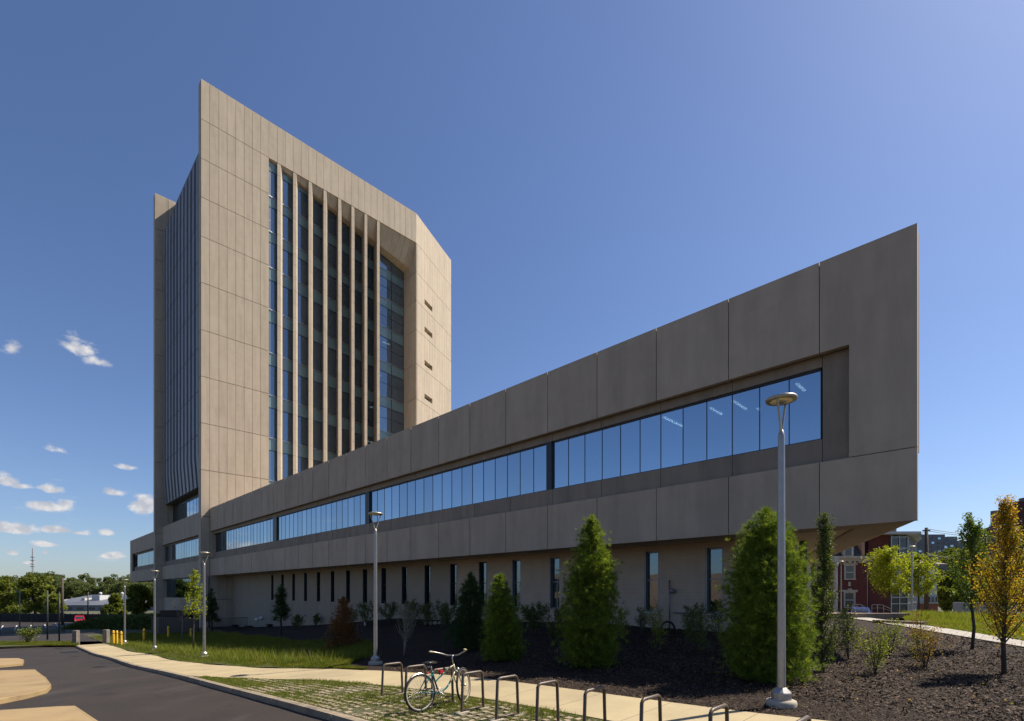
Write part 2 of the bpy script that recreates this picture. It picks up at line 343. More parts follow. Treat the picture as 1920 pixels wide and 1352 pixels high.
# ------------------------------------------------------------------ mesh helpers
class MB:
    def __init__(s): s.v = []; s.f = []; s.m = []; s.smooth = []
    def add(s, vs, fs, mi=0, sm=False):
        o = len(s.v); s.v += [tuple(p) for p in vs]; s.f += [tuple(i + o for i in f) for f in fs]
        s.m += [mi] * len(fs); s.smooth += [sm] * len(fs)
    def hexa(s, b, tp, mi=0):
        """b, tp: 4 bottom and 4 top points, counter-clockwise seen from above"""
        s.add(list(b) + list(tp), [(3, 2, 1, 0), (4, 5, 6, 7), (0, 1, 5, 4), (1, 2, 6, 5), (2, 3, 7, 6), (3, 0, 4, 7)], mi)
    def box(s, x0, x1, y0, y1, z0, z1, mi=0):
        s.hexa([(x0, y0, z0), (x1, y0, z0), (x1, y1, z0), (x0, y1, z0)], [(x0, y0, z1), (x1, y0, z1), (x1, y1, z1), (x0, y1, z1)], mi)
    def tcbox(s, t0, t1, c0, c1, h0, h1, mi=0):
        q = [(t1, c0), (t0, c0), (t0, c1), (t1, c1)]
        s.hexa([W3(a, b, h0) for a, b in q], [W3(a, b, h1) for a, b in q], mi)
    def prism(s, poly, z0, z1, mi=0):
        n = len(poly)
        A = sum(poly[i][0] * poly[(i + 1) % n][1] - poly[(i + 1) % n][0] * poly[i][1] for i in range(n))
        if A < 0: poly = poly[::-1]
        zz0 = z0 if hasattr(z0, '__len__') else [z0] * n; zz1 = z1 if hasattr(z1, '__len__') else [z1] * n
        vs = [(p[0], p[1], z) for p, z in zip(poly, zz0)] + [(p[0], p[1], z) for p, z in zip(poly, zz1)]
        s.add(vs, [tuple(range(n))[::-1], tuple(range(n, 2 * n))] + [(i, (i + 1) % n, (i + 1) % n + n, i + n) for i in range(n)], mi)
    def tube(s, pts, rad, n=8, mi=0, cap=True, closed=False):
        pts = [Vector(p) for p in pts]; k = len(pts)
        rr = rad if hasattr(rad, '__len__') else [rad] * k
        vs = []; up = None
        for i in range(k):
            if closed: d = (pts[(i + 1) % k] - pts[i - 1])
            else: d = pts[min(i + 1, k - 1)] - pts[max(i - 1, 0)]
            d = d.normalized() if d.length > 1e-9 else Vector((0, 0, 1))
            if up is None: up = Vector((0, 0, 1)) if abs(d.z) < .9 else Vector((1, 0, 0))
            a = d.cross(up).normalized(); b = a.cross(d).normalized(); up = b
            for j in range(n):
                th = 2 * math.pi * j / n
                vs.append(pts[i] + (a * math.cos(th) + b * math.sin(th)) * rr[i])
        fs = []
        for i in range(k if closed else k - 1):
            for j in range(n):
                i2 = (i + 1) % k
                fs.append((i * n + j, i * n + (j + 1) % n, i2 * n + (j + 1) % n, i2 * n + j))
        if cap and not closed: fs += [tuple(range(n))[::-1], tuple(range((k - 1) * n, k * n))]
        s.add(vs, fs, mi, True)
    def lathe(s, prof, c=(0, 0, 0), n=20, mi=0):
        """prof: (radius, z) from bottom to top, closed at both ends"""
        vs = []; k = len(prof)
        for r, z in prof:
            for j in range(n):
                th = 2 * math.pi * j / n; vs.append((c[0] + r * math.cos(th), c[1] + r * math.sin(th), c[2] + z))
        fs = [(i * n + j, i * n + (j + 1) % n, (i + 1) * n + (j + 1) % n, (i + 1) * n + j) for i in range(k - 1) for j in range(n)]
        s.add(vs, fs, mi, True); s.add(vs[:n], [tuple(range(n))[::-1]], mi); s.add(vs[-n:], [tuple(range(n))], mi)
    def mesh(s, name, mats):
        me = bpy.data.meshes.new(name); me.from_pydata(s.v, [], s.f)
        for m in (mats if isinstance(mats, (list, tuple)) else [mats]): me.materials.append(m)
        me.polygons.foreach_set('material_index', s.m); me.polygons.foreach_set('use_smooth', s.smooth); me.update()
        return me
    def build(s, name, mats, parent=None, auto=False):
        me = s.mesh(name, mats)
        return link(name, me, parent)
def link(name, me, parent=None, loc=None, rot=None, scale=None):
    o = bpy.data.objects.new(name, me); col.objects.link(o)
    if loc is not None: o.location = loc
    if rot is not None: o.rotation_euler = rot
    if scale is not None: o.scale = scale
    if parent is not None:
        o.parent = parent
        if parent.get('_w'):                       # parts of this thing are built in world coordinates
            o.matrix_parent_inverse = Matrix.Translation(-Vector(parent.location))
    return o
def quads_mesh(name, V, mat, k=4):
    """fast mesh from an (n, k, 3) array of separate faces"""
    n = len(V); me = bpy.data.meshes.new(name)
    me.vertices.add(n * k); me.vertices.foreach_set('co', np.ascontiguousarray(V, np.float32).ravel())
    me.loops.add(n * k); me.loops.foreach_set('vertex_index', np.arange(n * k, dtype=np.int32))
    me.polygons.add(n); me.polygons.foreach_set('loop_start', np.arange(0, n * k, k, dtype=np.int32))
    me.polygons.foreach_set('loop_total', np.full(n, k, np.int32))
    me.materials.append(mat); me.update(); me.validate(); return me
def thing(name, label, cat, loc=(0, 0, 0), rz=0.0, group=None, world=False):
    o = bpy.data.objects.new(name, None); col.objects.link(o); o.location = loc; o.rotation_euler = (0, 0, rz)
    o.empty_display_size = .3
    tag(o, label, cat, group)
    if world: o['_w'] = 1
    return o
def tag(o, label=None, cat=None, group=None, kind=None):
    if label: o['label'] = label
    if cat: o['category'] = cat
    if group: o['group'] = group
    if kind: o['kind'] = kind
    return o
def copy_tree(o, parent=None):
    c = o.copy(); col.objects.link(c); c.parent = parent
    if parent is not None: c.matrix_parent_inverse = o.matrix_parent_inverse.copy()
    for ch in list(o.children): copy_tree(ch, c)
    return c
_cube = {}
def unit_cube(mat):
    if mat.name not in _cube:
        b = MB(); b.box(-.5, .5, -.5, .5, -.5, .5); _cube[mat.name] = b.mesh('panel_' + mat.name, mat)
    return _cube[mat.name]
def tcpart(name, t0, t1, c0, c1, h0, h1, mat, parent):
    """one box part aligned with the building grid, sharing one cube mesh"""
    x, y, z = W3((t0 + t1) / 2, (c0 + c1) / 2, (h0 + h1) / 2)
    return link(name, unit_cube(mat), parent, (x, y, z), (0, 0, math.radians(45)), (abs(c1 - c0), abs(t1 - t0), abs(h1 - h0)))
def dirpart(name, p, ang, s0, s1, d0, d1, h0, h1, mat, parent):
    """box part along a direction ang (radians) from p; d is measured to the left of the direction"""
    sx, sy = math.cos(ang), math.sin(ang); sm, dm = (s0 + s1) / 2, (d0 + d1) / 2
    return link(name, unit_cube(mat), parent, (p[0] + sx * sm - sy * dm, p[1] + sy * sm + sx * dm, EYE + (h0 + h1) / 2), (0, 0, ang), (s1 - s0, abs(d1 - d0), h1 - h0))

# ------------------------------------------------------------------ the sheet of ground
def resample(P, n):
    P = np.array(P, float); d = np.r_[0, np.cumsum(np.sqrt((np.diff(P, axis=0) ** 2).sum(1)))]
    s = np.linspace(0, d[-1], n); return np.stack([np.interp(s, d, P[:, 0]), np.interp(s, d, P[:, 1])], 1)
def loft(name, A, B, nu, nv, off, mat, parent=None, kind='structure', wob=0.0):
    """ground-following sheet between two polylines of world (x, y) points"""
    A = resample(A, nu); B = resample(B, nu); k = np.linspace(0, 1, nv)[None, :, None]
    P = A[:, None] * (1 - k) + B[:, None] * k
    x, y = P[..., 0].ravel(), P[..., 1].ravel(); z = gz(x, y, off)
    if wob: z = z + wob * (np.sin(x * 1.7 + 1.3 * np.sin(y * .9)) * np.sin(y * 1.3 + .7) + .5 * np.sin(x * 4.1 + y * 3.3))
    me = bpy.data.meshes.new(name)
    V = np.stack([x, y, z], 1); fs = []
    for i in range(nu - 1):
        for j in range(nv - 1):
            a = i * nv + j; fs.append((a, a + 1, a + nv + 1, a + nv))
    me.from_pydata([tuple(v) for v in V], [], fs); me.materials.append(mat)
    if me.polygons[0].normal.z < 0: me.flip_normals()
    me.polygons.foreach_set('use_smooth', [True] * len(me.polygons)); me.update()
    o = link(name, me, parent)
    if parent is None: tag(o, kind=kind)
    return o
def tline(t0, t1, f, n=60):
    return [TC(t, f(t)) for t in np.linspace(t0, t1, n)]
S1T = [-40, 2.1, 3.2, 4.1, 5.7, 8.1, 9.7, 12.1, 14.8, 17.3, 20.9, 25.4, 31.3, 58.5, 70]
S1C = [10.9, 9.41, 9.2, 9.08, 8.96, 8.9, 8.9, 8.85, 8.75, 8.42, 6.95, 6.4, 6.3, 6.5, 6.5]
S0T = [-40, 5, 8.2, 10.2, 12.7, 15.0, 17.3, 20.0, 22, 80]; S0C = [7.1, 7.2, 7.14, 7.06, 6.87, 6.55, 5.72, 4.72, 4.66, 4.66]
S1 = lambda t: float(np.interp(t, S1T, S1C)); S0 = lambda t: float(np.interp(t, S0T, S0C))
KO = 4.45; KI = 4.62

def terrain():
    # one sheet out to the horizon; it lies lower under the road and the planting beds
    xs = np.unique(np.concatenate([np.linspace(-4000, -500, 12), np.linspace(-500, -120, 40), np.linspace(-120, 80, 134), np.linspace(80, 500, 40), np.linspace(500, 4000, 12)]))
    ys = np.unique(np.concatenate([np.linspace(-4000, -300, 10), np.linspace(-300, -20, 30), np.linspace(-20, 150, 114), np.linspace(150, 600, 46), np.linspace(600, 5000, 14)]))
    X, Y = np.meshgrid(xs, ys, indexing='ij'); t, c = tc(X, Y)
    near = np.clip((78 - t) / 6, 0, 1) * np.clip((t + 40) / 4, 0, 1) * np.clip((50 - c) / 3, 0, 1) * np.clip((c + 70) / 5, 0, 1)
    Z = gz(X, Y) - .04 - .4 * near
    r = np.hypot(X, Y); Z = np.where(r > 500, Z - (r - 500) * .0, Z)
    nx, ny = X.shape; V = np.stack([X.ravel(), Y.ravel(), Z.ravel()], 1)
    idx = np.arange(nx * ny).reshape(nx, ny)
    Fq = np.stack([idx[:-1, :-1], idx[1:, :-1], idx[1:, 1:], idx[:-1, 1:]], -1).reshape(-1, 4)
    me = bpy.data.meshes.new('ground'); me.from_pydata(V.tolist(), [], Fq.tolist()); me.materials.append(DIRT)
    me.polygons.foreach_set('use_smooth', [True] * len(me.polygons)); me.update()
    tag(link('ground', me), kind='structure')
terrain()
# road with its worn asphalt
loft('road', tline(-38, 60.6, lambda t: KO - .01, 160), tline(-38, 60.6, lambda t: -60, 160), 200, 40, -.14, ASPH, wob=.006)
# planting bed of bark mulch from the sidewalk to the building
loft('mulch_bed', tline(-30, 76, lambda t: S1(t) - .02, 200), tline(-30, 76, lambda t: 26, 200), 330, 60, -.03, MULCH, wob=.022)
# grass strip between kerb and sidewalk where the pavers are
loft('paver_strip', tline(-30, 19.7, lambda t: KI - .01, 90), tline(-30, 19.7, lambda t: S0(t) + .01, 90), 120, 12, -.03, SOIL, wob=.008)
LAWN_T = [15.6, 17.6, 18.7, 21, 24, 28, 33, 40, 52, 76]; LAWN_C = [8.72, 8.95, 9.95, 12.2, 13.6, 13.4, 12.7, 13.4, 15.2, 19]
LC = lambda t: float(np.interp(t, LAWN_T, LAWN_C))
loft('lawn', tline(15.7, 76, lambda t: S1(t) - .02, 100), tline(15.7, 76, lambda t: max(LC(t), S1(t) + .02), 100), 140, 24, .0, TURF, wob=.03)

# sidewalk in separate slabs, kerb in separate stones
def slab_mesh(t0, t1, c0f, c1f, top, bot, n=4, m=4, bev=.012):
    b = MB(); vs = []
    for i in range(n + 1):
        t = t0 + (t1 - t0) * i / n
        for j in range(m + 1):
            c = c0f(t) + (c1f(t) - c0f(t)) * j / m
            x, y = TC(t, c); z = gz(x, y, top)
            if i in (0, n) or j in (0, m): z -= bev
            vs.append((x, y, z))
    fs = [(i * (m + 1) + j, i * (m + 1) + j + 1, (i + 1) * (m + 1) + j + 1, (i + 1) * (m + 1) + j) for i in range(n) for j in range(m)]
    ring = [j for j in range(m + 1)] + [i * (m + 1) + m for i in range(1, n + 1)] + [n * (m + 1) + j for j in range(m - 1, -1, -1)] + [i * (m + 1) for i in range(n - 1, 0, -1)]
    o = len(vs); vs += [(vs[r][0], vs[r][1], vs[r][2] + bot) for r in ring]; k = len(ring)
    fs += [(ring[i], o + i, o + (i + 1) % k, ring[(i + 1) % k]) for i in range(k)]
    b.add(vs, [f[::-1] for f in fs]); return b
walk = tag(thing('sidewalk', None, None, world=True), kind='structure')
t = -12.0
while t < 57.9:
    t1 = min(t + (1.52 if t < 30 else 3.04), 58.4)
    slab_mesh(t + .006, t1 - .006, lambda q: max(S0(q) if q < 20.5 else KI + .01, KI + .01), lambda q: S1(q), .0, -.16, 4, 5).build('sidewalk_slab', WALK, walk); t = t1
kerb = tag(thing('kerb', None, None, world=True), kind='structure')
t = -12.0
while t < 58:
    slab_mesh(t + .01, t + 3.04, lambda q: KO, lambda q: KI, .012, -.2, 4, 2, .018).build('kerb_stone', KERB, kerb); t += 3.05
# kerb that turns off to the left where the road ends
ek = [at(p, q) for p, q in [(-260, 1231), (-120, 1221), (0, 1214), (70, 1211.5), (145, 1209.5)]]
fk = [at(p, q) for p, q in [(-260, 1229), (-120, 1219.5), (0, 1212.8), (70, 1210.6), (145, 1208.6)]]

# ------------------------------------------------------------------ the university building: long podium and tower, one thing
D = 19.41; TB = 76.0; CL = 18.39; CR = 51.95; TB2 = 104.6
bld = thing('office_tower', 'large beige precast concrete building with finned tower and long cantilevered podium', 'building', (*TC(60, 30), 0.0), world=True)
B = bld
JT = [2.21, 4.80, 7.83, 10.84, 13.86, 16.87, 19.9, 22.91, 25.95, 29.02, 32.03, 35.09, 38.17, 41.25, 44.4, 47.48, 50.58, 53.7, 56.83, 60.04, 63.23, 66.49, 69.6, 72.65, 76.0]
HB, HS, HW0, HW1, HR, HT = 2.161, 4.365, 5.22, 7.68, 8.03, 11.08
def gap(t): return .011 + .0005 * t
RC = D + .36
for i in range(len(JT) - 1):
    a, b = JT[i], JT[i + 1]; g = gap(a)
    tcpart('podium_panel', a + (g if i else 0), b - g, D, D + .2, HB, HS - g, PODC, B)
    if i == 0:
        m = MB(); m.tcbox(a, b - g, D, D + .2, HR, HT); m.tcbox(a, 3.95, D, D + .2, HS + g, HR); m.build('corner_panel', PODC, B)
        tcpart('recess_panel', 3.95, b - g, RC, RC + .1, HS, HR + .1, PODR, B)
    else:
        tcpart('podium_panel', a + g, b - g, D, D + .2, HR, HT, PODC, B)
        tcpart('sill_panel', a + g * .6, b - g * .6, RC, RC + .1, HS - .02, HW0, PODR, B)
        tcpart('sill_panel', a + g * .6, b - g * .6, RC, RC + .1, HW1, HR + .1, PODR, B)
m = MB()
m.tcbox(2.24, 76, D + .2, D + .7, HR + .02, HT - .02); m.tcbox(2.24, 76, D + .2, D + .34, HB + .02, HS - .05)
m.tcbox(2.24, 3.94, D + .2, D + .7, HS - .05, HR + .02); m.tcbox(4, 76, RC + .1, RC + .3, HS - .06, HW0 - .02); m.tcbox(4, 76, RC + .1, RC + .3, HW1 + .02, HR + .1)
m.build('wall_backing', JOINT, B)
# coping line, roof, floor and room behind the window band, prow end
p0 = TC(2.21, D); pa = math.radians(90 - 24.6); pd = (math.cos(pa), math.sin(pa))
def prow(s, c):     # point on the slanted end wall, s metres from the corner
    return (p0[0] + pd[0] * s, p0[1] + pd[1] * s)
L = 34.0
roof = [TC(2.3, D + .05), TC(76, D + .05), TC(76, 46), (p0[0] + pd[0] * L - .2, p0[1] + pd[1] * L)]
m = MB(); m.prism(roof, EYE + HT - .5, EYE + HT - .25); m.build('roof', SOFF, B)
for k in range(8):
    s0 = k * 4.2; mm = MB()
    mm_o = dirpart('podium_panel', p0, pa, s0 + (.25 if k == 0 else .02), s0 + 4.18, 0.0, .22, HB, HT, PODC, B)
# underside: a border beam along both edges and a raised inner soffit
inn = TC(4.1, 20.8)
m = MB()
p0i = (p0[0] + pd[0] * .5, p0[1] + pd[1] * .5); m.prism([TC(2.36, D + .2), TC(76, D + .2), TC(76, 20.8), inn], EYE + HB + .012, EYE + HB + .25)
pin = (inn[0] + pd[0] * 30, inn[1] + pd[1] * 30); pout = (p0[0] + pd[0] * 32, p0[1] + pd[1] * 32)
m.prism([TC(2.36, D + .2), inn, pin, (pout[0] - .2, pout[1])], EYE + HB + .008, EYE + HB + .25)
m.build('soffit_border', SOFF, B)
m = MB(); m.prism([inn, TC(76, 20.8), TC(76, 48), pin], EYE + HB + .06, EYE + HB + .4); m.build('soffit', surf('light_soffit', (.62, .50, .36), (.57, .46, .33), .7, .8), B)

def ribbon(t0, t1, c, n, h0, h1, parent, glass=GLASS, fr=.030, dark=None):
    """window band: aluminium frame mesh > panes"""
    m = MB(); w = (t1 - t0) / n
    for k in range(n + 1): m.tcbox(t0 + w * k - fr / 2, t0 + w * k + fr / 2, c - .0, c + .09, h0, h1)
    m.tcbox(t0, t1, c - .055, c + .095, h0 - .04, h0 + .045); m.tcbox(t0, t1, c - .055, c + .095, h1 - .06, h1 + .04)
    f = m.build('window_frame', MULL, parent)
    for k in range(n):
        tcpart('pane', t0 + w * k + fr / 2, t0 + w * (k + 1) - fr / 2, c + .015, c + .035, h0 + .045, h1 - .06, glass, f)
    return f
WC = RC + .12
tcpart('window_pier', 16.93, 17.28, RC, WC + .3, HW0, HW1, MULL, B)
tcpart('window_pier', 35.19, 35.8, RC, WC + .3, HW0, HW1, MULL, B)
tcpart('window_pier', 53.8, 54.8, RC, WC + .3, HW0, HW1, MULL, B)
tcpart('window_pier', 72.9, 75.6, RC + .25, WC + .3, HW0, HW1, MULL, B)
ribbon(4.87, 16.93, WC, 12, HW0, HW1, B); ribbon(17.28, 35.19, WC, 18, HW0, HW1, B)
ribbon(35.8, 53.8, WC, 18, HW0, HW1, B); ribbon(54.8, 72.9, WC, 18, HW0, HW1, B)
m = MB(); m.tcbox(4.5, 76, WC + .3, 26, HB + .5, HW0 - .4); m.tcbox(4.5, 76, WC + .3, 26, HW1 + .25, HR + .1); m.tcbox(4.5, 76, 25.9, 26.1, HW0 - .4, HW1 + .25)
m.tcbox(4.4, 4.5, WC + .3, 26, HW0 - .4, HW1 + .25)
m.build('room_interior', ROOMD, B)
for (ta, ca, tb, cb) in [(6.0, 21.2, 6.0, 22.2), (8.4, 21.2, 8.4, 22.7), (9.4, 21.4, 9.4, 22.6), (11.4, 21.0, 11.4, 22.9), (4.95, 22.4, 4.95, 22.6), (8.0, 22.9, 8.0, 23.2)]:
    tcpart('ceiling_light', ta - .05, ta + .05, ca, cb, HW1 + .18, HW1 + .22, TUBE, B)

# ground floor wall set back under the podium, tall narrow windows every 3.05 m
CW = 22.1; wins = [9.57 + 3.05 * k for k in range(18)]
prev = 6.25; GB = -6.2
for k, tw in enumerate(wins):
    a, b = tw - .44, tw + .36
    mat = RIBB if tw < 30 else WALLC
    tcpart('wall_panel', prev + (.012 if k else 0), a, CW, CW + .3, GB, HB + .12, mat, B)
    m = MB(); m.tcbox(a - .0, b, CW + .02, CW + .3, GB, -.95)                                   # wall under the sill
    m.build('sill_wall', mat, B)
    x = [W3(a, CW - .0, -1.65), W3(b, CW, -1.65)]
    m = MB()                                                                                   # sloping sill block
    m.add([W3(a, CW + .02, -1.7), W3(b, CW + .02, -1.7), W3(b, CW + .02, -.95), W3(a, CW + .02, -.95), W3(a, CW + .34, -.95), W3(b, CW + .34, -.95)],
          [(0, 3, 2, 1), (3, 4, 5, 2)])
    m = MB(); m.tcbox(a, b, CW - .05, CW + .34, -1.03, -.95); m.build('sill', STONE, B)
    f = MB(); f.tcbox(a, a + .07, CW + .0, CW + .3, -.95, 1.96); f.tcbox(b - .07, b, CW + .0, CW + .3, -.95, 1.96); f.tcbox(a + .07, b - .07, CW + .16, CW + .3, 1.88, 1.96)
    f.tcbox(a + .07, b - .07, CW + .16, CW + .3, -.95, -.87)
    f.tcbox(a + .07, b - .07, CW + .17, CW + .27, .55, .60); fo = f.build('window_frame', MULL if tw > 24 else POLEG, B)
    tcpart('pane', a + .07, b - .07, CW + .2, CW + .22, -.87, 1.88, GLASSD, fo)
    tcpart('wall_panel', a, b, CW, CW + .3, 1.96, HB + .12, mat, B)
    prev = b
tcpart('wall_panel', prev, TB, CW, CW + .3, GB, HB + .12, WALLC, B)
m = MB(); m.tcbox(6.6, 76, 24.6, 24.8, GB, HB + .1); m.build('inner_wall', ROOMD, B)
dirpart('end_wall', TC(6.25, CW + .02), pa, .05, 24, 0, .3, GB, HB + .12, PODC, B)
for tw in wins[:4]: tcpart('blind', tw - .3, tw + .25, CW + .6, CW + .63, -.2, 1.7, BLIND, B)
# wall services seen on the ribbed wall
m = MB(); m.tube([W3(11.6, CW - .12, -1.7), W3(11.6, CW - .12, .55)], .035); m.lathe([(.02, -.13), (.13, -.06), (.13, .06), (.02, .13)], W3(11.45, CW - .14, .05)); m.tube([W3(9.9, CW - .1, -.95), W3(11.4, CW - .1, -.95)], .03)
m.build('service_pipe', POLEG, B)

# ---- tower: front slab with panels, opening with fins, chamfered corner wall
HJ = [4.5, 9.95, 16.05, 22.19, 28.31, 34.41, 40.61, 46.66, 51.81, 56.88, 62.05, 67.28]
CJ = [18.39, 19.38, 20.48, 21.48, 22.55, 23.62, 24.69, 25.77, 26.88, 28.07, 29.19, 30.33, 31.51, 32.65, 33.85, 34.97, 36.15, 37.35, 38.46, 39.6, 40.76, 41.9, 43.04, 44.19, 45.31, 46.44, 47.54, 48.61, 49.73, 50.89, 51.95]
g = .032; gv = .017
HL = [-6.2, -1.0] + HJ
for r in range(len(HL) - 1):
    for k in range(8):
        if k > 3 and HL[r + 1] < 11: continue
        tcpart('tower_panel', TB, TB + .16, CJ[k] + (gv if k else 0), CJ[k + 1] - (gv if k < 7 else 0), HL[r] + g, HL[r + 1] - (g if r < len(HL) - 2 else 0), CONC, B)
for k in range(8, 30): tcpart('tower_panel', TB, TB + .16, CJ[k] + gv, CJ[k + 1] - (gv if k < 29 else 0), HJ[-2] + .0, HJ[-1], CONC, B)
m = MB(); m.tcbox(TB + .16, TB + 1.27, CL + .03, CJ[8] - .02, -6.2, HJ[-1] - .05); m.tcbox(TB + .16, TB + 1.27, CJ[8] - .02, CR - .02, HJ[-2] + .02, HJ[-1] - .05)
m.build('tower_backing', JOINT, B)
for r in range(len(HL) - 1): tcpart('edge_panel', TB + .005, TB + 1.27, CL, CL + .03, HL[r] + g, HL[r + 1] - (g if r < len(HL) - 2 else 0), CONC, B)
# glazing plane slants back from the left of the opening to the right
def tg(c): return 76.28 + .148 * (c - 26.88)
def tS(c): return 76.12 + (78.2 - 76.12) * (c - 26.88) / 25.07
def hS(c): return 62.0 - 3.5 * (c - 26.88) / 25.07
HG0 = 10.0
# soffit: folds down and back, in panels
for k in range(8, 30):
    c0, c1 = CJ[k] + .015, CJ[k + 1] - .015; mt = CONC
    m = MB(); q = []
    a = [W3(TB + .16, c0, 62.05), W3(TB + .16, c1, 62.05), W3(tS(c1), c1, hS(c1)), W3(tS(c0), c0, hS(c0)), W3(tg(c0) + .3, c0, hS(c0)), W3(tg(c1) + .3, c1, hS(c1)), W3(tg(c1) + .3, c1, 62.2), W3(tg(c0) + .3, c0, 62.2)]
    m.add(a, [(0, 1, 2, 3), (3, 2, 5, 4), (0, 3, 4, 7), (1, 6, 5, 2), (4, 5, 6, 7), (0, 7, 6, 1)]); m.build('soffit_panel', CONC, B)
m = MB(); m.prism([TC(TB + .1, CJ[8]), TC(TB + .1, CR), TC(tg(CR) + .5, CR), TC(tg(26.88) + .5, CJ[8])], EYE + 62.3, EYE + 62.8); m.build('header_backing', JOINT, B)
# jamb on the right, stacked panels
for r in range(len(HL) - 1):
    if HL[r + 1] < 12 or HL[r] > 62: continue
    top = min(HL[r + 1] - g, 62.04)
    m = MB(); m.prism([TC(TB, CR - .02), TC(TB, CR + .25), TC(81, CR + .25), TC(81, CR - .02)], EYE + HL[r] + g, EYE + top); m.build('jamb_panel', CONC, B)
# fins: joined wedge segments, three to a floor
for k in range(9, 24, 2):
    c = CJ[k]; d = tg(c) - TB; fl, fr_, br = c, c + .48, c + .78 + .5 * d
    poly = [TC(TB + .02, fl), TC(TB + .02, fr_), TC(tg(br) + .05, br), TC(tg(c) + .05, c + .34 * d)]
    base = None
    hh = [HG0]
    for r in range(2, len(HJ) - 1):
        a, b = (HJ[r - 1], HJ[r]); 
        hh += [a + (b - a) * q / 3 for q in (1, 2, 3)]
    hh = sorted(set(round(v, 3) for v in hh if v > 13.5))
    for i in range(len(hh) - 1):
        top = hh[i + 1] - .03
        m = MB(); z1 = EYE + top
        if i == len(hh) - 2:
            z1 = [EYE + 62.0, EYE + 62.0, EYE + 62.0, EYE + 62.0]
        m.prism(poly, EYE + hh[i] + .0, z1); m.build('fin_segment', CONC, B)
# floor-by-floor glazing between the fins: mullion frame > spandrel glass and vision pane
floors = [v for v in HJ[1:]]          # 9.95 ... 67.28
def quadbox(m, c0, c1, h0, h1, d0, d1, mi=0):
    q = [(tg(c0) + d1, c0), (tg(c0) + d0, c0), (tg(c1) + d0, c1), (tg(c1) + d1, c1)]
    m.hexa([W3(a, b, h0) for a, b in q], [W3(a, b, h1) for a, b in q], mi)
def strip(c0, c1, top, name='glazing_strip', cols=1, fins=False):
    f = MB()
    w = (c1 - c0) / cols
    for j in range(cols + 1): quadbox(f, c0 + w * j - .04, c0 + w * j + .04, 12.0, top, -.06, .08, 0)
    fo = []
    for r in range(len(floors) - 1):
        h0, h1 = floors[r], min(floors[r + 1], top)
        if h1 < 14 or h0 > top - .5: continue
        quadbox(f, c0, c1, h0 - .10, h0 + .04, -.10, .08, 1)
        fh = floors[r + 1] - floors[r]; sp = floors[r + 1] - fh * .30
        if sp < top: quadbox(f, c0, c1, sp - .04, sp + .04, -.05, .08, 0)
        quadbox(f, c0, c1, h0 + fh * .38 - .025, h0 + fh * .38 + .025, -.03, .08, 0) if cols > 1 else None
        fo.append((h0, h1, sp))
    F_ = f.build(name, [MULL, MULS], B)
    for (h0, h1, sp) in fo:
        for j in range(cols):
            a, b = c0 + w * j + .04, c0 + w * (j + 1) - .04
            m = MB(); quadbox(m, a, b, h0 + .05, min(sp, h1) - .04, .0, .02); m.build('pane', GLASST, F_)
            if sp + .1 < h1:
                m = MB(); quadbox(m, a, b, sp + .05, h1 - .10, .0, .02); m.build('spandrel_pane', TEAL, F_)
edges = []
def bl(k): c = CJ[k]; return c + .34 * (tg(c) - TB)
def brr(k): c = CJ[k]; return c + .78 + .5 * (tg(c) - TB)
L0 = CJ[8]
for k in range(9, 24, 2):
    strip(L0 - (.0 if k == 9 else .1), bl(k) + .1, hS(bl(k)) + .1); L0 = brr(k)
strip(L0 - .1, CR - .02, 60.2, 'corner_glazing', 2)
# dim rooms behind the glass, floor slabs and a few lit tubes
m = MB()
for h in floors[:-1]:
    q = [TC(tg(26.9) + .4, 26.9), TC(tg(CR) + .4, CR - .1), TC(90, CR - .1), TC(90, 26.9)]
    m.prism(q, EYE + h - 1.2, EYE + h - .1)
m.tcbox(84.5, 84.7, 26.9, CR, 10, 62)
m.build('floor_slabs', ROOMD, B)
for (t_, c_, r) in [(79.6, 27.6, 8), (82.5, 47.2, 4), (82.5, 48.0, 5), (83, 46.8, 3), (82, 49.5, 6)]:
    tcpart('ceiling_light', t_ - .05, t_ + .05, c_ - .7, c_ + .7, floors[r] - 1.28, floors[r] - 1.22, TUBE, B)
# chamfered side wall with four slot windows
pc = TC(TB, CR); ca = math.radians(90 - 19.8); CLEN = 13.7; ncol = 14; cw = CLEN / ncol
slots = [(51.81, 53.2), (46.66, 48.2), (40.61, 42.05), (34.41, 35.9)]
for r in range(len(HJ) - 1):
    if HJ[r + 1] < 15: continue
    h0, h1 = HJ[r] + g, HJ[r + 1] - (g if r < len(HJ) - 2 else 0)
    sl = [s for s in slots if abs(s[0] - HJ[r]) < .01]
    for k in range(ncol):
        a, b = k * cw + (.012 if k else 0), (k + 1) * cw - (.012 if k < ncol - 1 else 0)
        if sl and 3 <= k <= 5:
            z = sl[0][1]; dirpart('side_panel', pc, ca, a, b, 0, .2, h0, z - .45, CONC, B); dirpart('side_panel', pc, ca, a, b, 0, .2, z + .45, h1, CONC, B)
        else: dirpart('side_panel', pc, ca, a, b, 0, .2, h0, h1, CONC, B)
